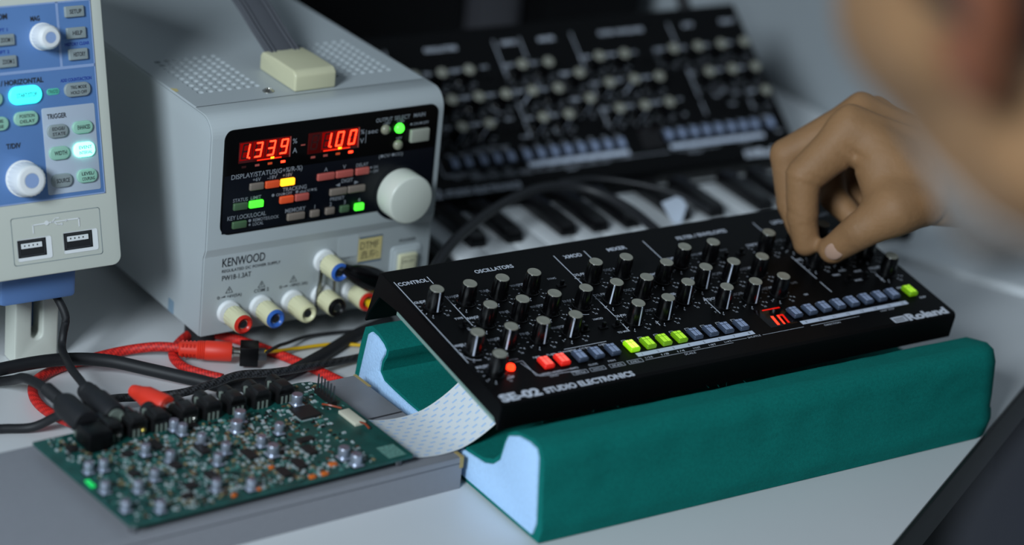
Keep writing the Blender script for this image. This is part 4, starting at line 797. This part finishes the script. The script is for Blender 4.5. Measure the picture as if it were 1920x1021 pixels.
# --- right hand and forearm
WR = (313.6, 34, 127.1); EL = (318, -215, 205); SH_R = (86, -428, 256)
g = Grid((205, -300, 62), (362, 128, 262), 1.35)
palm = g.cap((307, 22, 124), (318, 46, 131), 19, 19)
palm = smin(palm, g.cap(WR, EL, 22, 36), 14)
for a, b, ra, rb in (((306, 30, 128), (262, 70, 146), 14, 9.5), ((308, 36, 130), (281, 82, 147), 14, 9.5), ((314, 42, 128), (301, 90, 141), 13, 9.5), ((318, 46, 124), (317, 93, 130), 12, 9),
                     ((304, 24, 122), (266, 27, 114.5), 17, 12.5), ((276, 45, 132), (277, 33, 117), 11, 11), ((269, 50, 130), (268, 38, 118), 12, 12), ((272, 58, 142), (284, 40, 128), 11, 12), ((300, 70, 138), (285, 78, 142), 12, 11)):
    palm = smin(palm, g.cap(a, b, ra, rb), 9)
def finger(P, R):
    d = None
    for i in range(len(P) - 1):
        c = g.cap(P[i], P[i+1], R[i], R[i+1]); d = c if d is None else smin(d, c, 1.0)
    return d
hand = palm
for P, R, k in (([(263, 69, 147), (237.6, 73.5, 120.8), (238.4, 69.5, 98.5), (241.2, 66, 82.5)], (11.2, 9.5, 9.0, 7.4), 8),
                ([(281.5, 82.5, 148), (247.5, 100.5, 121.5), (249.4, 92, 95), (250.5, 80, 80)], (11.0, 9.2, 8.4, 7.0), 7),
                ([(302, 91, 141), (284.5, 106, 110), (279, 90, 95), (280.5, 76, 90)], (10, 8.8, 8.0, 6.8), 6),
                ([(318, 93, 130), (306, 106, 104), (300, 95, 93), (300, 84, 90)], (8.8, 7.4, 6.8, 5.8), 5),
                ([(266, 27, 114.5), (251.8, 35.6, 101.2), (246.5, 49.5, 84.5)], (13.4, 10.6, 7.9), 7)):
    hand = smin(hand, finger(P, R), k)
hand = smin(hand, g.cap((258.5, 68.5, 134), (246, 71.5, 124), 9, 9), 6)
for c in ((262, 69, 153), (281, 82, 154.5), (301, 91, 147)): hand = smin(hand, g.cap(c, c, 4.2), 7)
def crease(c, axis, amp, w, reach, side=None):
    global hand
    a = Vector(axis).normalized(); px, py, pz = g.X - F32(c[0]), g.Y - F32(c[1]), g.Z - F32(c[2])
    s_ = px * a.x + py * a.y + pz * a.z; r2 = (px * px + py * py + pz * pz) / reach ** 2
    hand = hand + amp * np.exp(-(s_ / w) ** 2) * np.exp(-r2 * r2)
for o_ in (-2.2, 0, 2.0): crease((238 + .0, 69.5, 98.5 + o_), (.1, -.15, 1), .5, .9, 13)
for o_ in (-2, 1.4): crease((237.6, 73.5, 120 + o_ * 1.6), (.35, .1, 1), .55, 1.1, 14)
for o_ in (-2.4, -.4, 2): crease((251.8 + o_ * .55, 35.6 - o_ * .6, 101.2 + o_ * .7), (.45, -.5, .75), .6, .9, 13)
crease((262, 58, 133), (.7, .1, .75), 1.0, 1.4, 13); crease((257, 60, 130), (.7, .1, .75), .7, 1.0, 11)
crease((287, 16, 112), (.9, .25, .1), 1.3, 1.2, 11); crease((300, 14, 113), (.95, .2, .1), .9, 1.2, 10)
for a, b in (((262, 70, 157), (303, 40, 147)), ((281, 83, 157), (310, 48, 148)), ((301, 91, 150), (316, 52, 144))): hand = smin(hand, g.cap(a, b, 2.0), 6)
hv = nets(g, hand)
nl = Grid((232, 36, 70), (262, 64, 102), .6); nm = Vector((-.55, -.62, .18)).normalized(); ax_ = Vector((-5.3, 13.9, -16.7)).normalized(); sd_ = nm.cross(ax_).normalized(); nm2 = ax_.cross(sd_).normalized()
Mn = [[sd_[i], ax_[i], nm2[i]] for i in range(3)]; nc = Vector((247.6, 46.4, 88)) + nm2 * (7.0 if nm2.dot(nm) > 0 else -7.0)
nail = nets(nl, nl.ell(tuple(nc), (5.0, 6.4, 1.8), Mn))
# --- head, neck, torso
HC = Vector((-116.8, -439.3, 435.9)); rt = Vector((.9773, .0381, .2846)).normalized(); fwd = Vector((.0616, .939, -.2823)).normalized(); upv = rt.cross(fwd)
MH = [[rt[i], fwd[i], upv[i]] for i in range(3)]
def hp(x, y, z): return tuple(HC + rt * x + fwd * y + upv * z)
g = Grid((-260, -600, 230), (60, -300, 580), 2.6)
cran = g.ell(hp(0, -8, 36), (76, 97, 84), MH)
hd_ = smin(cran, g.ell(hp(0, 42, -18), (60, 52, 78), MH), 20)
for sx in (-1, 1):
    hd_ = smin(hd_, g.cap(hp(sx * 54, 6, -46), hp(sx * 20, 72, -82), 15, 15), 18)
    hd_ = smin(hd_, g.cap(hp(sx * 40, 62, -14), hp(sx * 52, 34, -10), 20, 18), 16)
hd_ = smin(hd_, g.cap(hp(-12, 80, -84), hp(12, 80, -84), 14), 14)
hd_ = smin(hd_, g.cap(hp(-36, 82, 20), hp(36, 82, 20), 11), 12)
hd_ = smin(hd_, g.cap(hp(0, 92, 14), hp(0, 108, -20), 7, 11), 8)
for sx in (-1, 1):
    hd_ = smin(hd_, g.cap(hp(sx * 10, 98, -24), hp(sx * 10, 98, -24), 7), 6)
    hd_ = smax(hd_, -g.cap(hp(sx * 32, 104, 2), hp(sx * 32, 104, 2), 14), 8)
hd_ = smin(hd_, g.cap(hp(-18, 92, -48), hp(18, 92, -48), 5.5), 6); hd_ = smin(hd_, g.cap(hp(-16, 91, -58), hp(16, 91, -58), 6), 5)
ears = []
for sx in (-1, 1):
    e = smin(g.ell(hp(sx * 80, -12, 18), (9, 18, 31), MH), g.ell(hp(sx * 77, -7, -11), (7, 10, 12), MH), 6)
    e = smax(e, -g.ell(hp(sx * 86, -7, 8), (20, 10, 17), MH), 3); ears.append(e)
    hd_ = smax(hd_, -g.ell(hp(sx * 74, -4, 0), (20, 10, 15), MH), 4)
NB = (-83, -512, 318)
hd_ = smin(hd_, g.cap(hp(0, -20, -40), NB, 56, 60), 26)
g2 = Grid((-340, -780, -60), (335, -170, 372), 6.0)
SHC = (-84, -530, 245); SHL = (-236, -604, 248)
tors = g2.cap(SHL, SH_R, 52, 52); tors = smin(tors, g2.cap(SHC, (-10, -650, -40), 92, 100), 40); tors = smin(tors, g2.cap((-83, -512, 318), (-88, -495, 240), 56, 74), 30)
tors = smin(tors, g2.cap(SH_R, EL, 46, 37), 20); tors = smin(tors, g2.cap(SHL, (-250, -520, -45), 46, 38), 20)
body = skin_obj('body', [hv, nets(g, hd_), nets(g2, tors)], 'skin', person)
for e in ears: skin_obj('ear', [nets(g, e)], 'ear_red', body)
skin_obj('thumb_nail', [nail], 'nail', body)
# beard stubble, hair, eyes
bd_ = smax(np.abs(hd_) - 1.4, g.ell(hp(0, 74, -78), (74, 92, 46), MH), 3)
bd_ = smax(bd_, -g.ell(hp(0, 96, -46), (26, 40, 22), MH), 3)
skin_obj('stubble_beard', [nets(g, bd_)], 'beard', body)
hr = smax(g.ell(hp(0, -12, 40), (81, 100, 87), MH), -g.ell(hp(0, 62, -30), (86, 78, 104), MH), 6); hr = smax(hr, -g.ell(hp(0, -40, -80), (90, 70, 62), MH), 6)
skin_obj('hair', [nets(g, hr)], 'hair', body)
for sx in (-1, 1):
    q = MB(T(*hp(sx * 32, 84, 2)) @ Matrix((rt, fwd, upv)).transposed().to_4x4()); q.lathe([(11.5 * math.sin(R_(a)), -11.5 * math.cos(R_(a))) for a in range(0, 181, 15)], n=20); ey = q.build('eye', 'eye_white', body)
    q = MB(T(*hp(sx * 32, 84, 2)) @ Matrix((rt, fwd, upv)).transposed().to_4x4() @ RX(-70)); q.lathe([(5.4, 10.3), (0, 11.8)], n=20); q.build('iris', 'hair', ey)
    q = MB(); q.tube([hp(sx * 18, 95, 22), hp(sx * 32, 96, 26), hp(sx * 46, 86, 22)], 2.6, n=8); q.build('eyebrow', 'hair', body)
q = MB(); q.tube([hp(-20, 92, -53), hp(-8, 98, -52), hp(8, 98, -52), hp(20, 92, -53)], 3.4, n=10, flat=1); q.build('lips', 'lip', body)
# navy top: torso shell with short sleeves
sh = tors - 7
sh = smax(sh, -g2.cap(hp(0, -20, -40), (NB[0], NB[1], NB[2] + 6), 64, 64), 8)
cutR = (g2.X - 225) * .73 + (g2.Y + 300) * .68; sh = smax(sh, cutR, 4); sh = smax(sh, -30 - g2.Z, 4)
skin_obj('navy_top', [nets(g2, sh)], 'navy_cloth', person)
g3 = Grid((-260, -860, -745), (190, -200, -10), 9.0)
tr = g3.cap((-10, -655, -20), (-6, -665, -190), 112, 120)
for hx, kx_, fx in (((-95, -685, -205), (-205, -330, -215), (-190, -345, -680)), ((80, -640, -205), (20, -262, -215), (35, -285, -680))):
    tr = smin(tr, smin(g3.cap(hx, kx_, 82, 62), g3.cap(kx_, fx, 60, 48), 20), 30)
skin_obj('trousers', [nets(g3, tr)], 'trouser', person)
for x, y in ((-190, -345), (35, -285)):
    q = MB(T(x, y, -740) @ RZ(16.7)); q.prism([(-42, -70), (42, -70), (48, 60), (42, 140), (20, 172), (-20, 172), (-42, 140), (-48, 60)], 0, 62, r=22, seg=5); q.build('shoe', 'black_rubber', person)
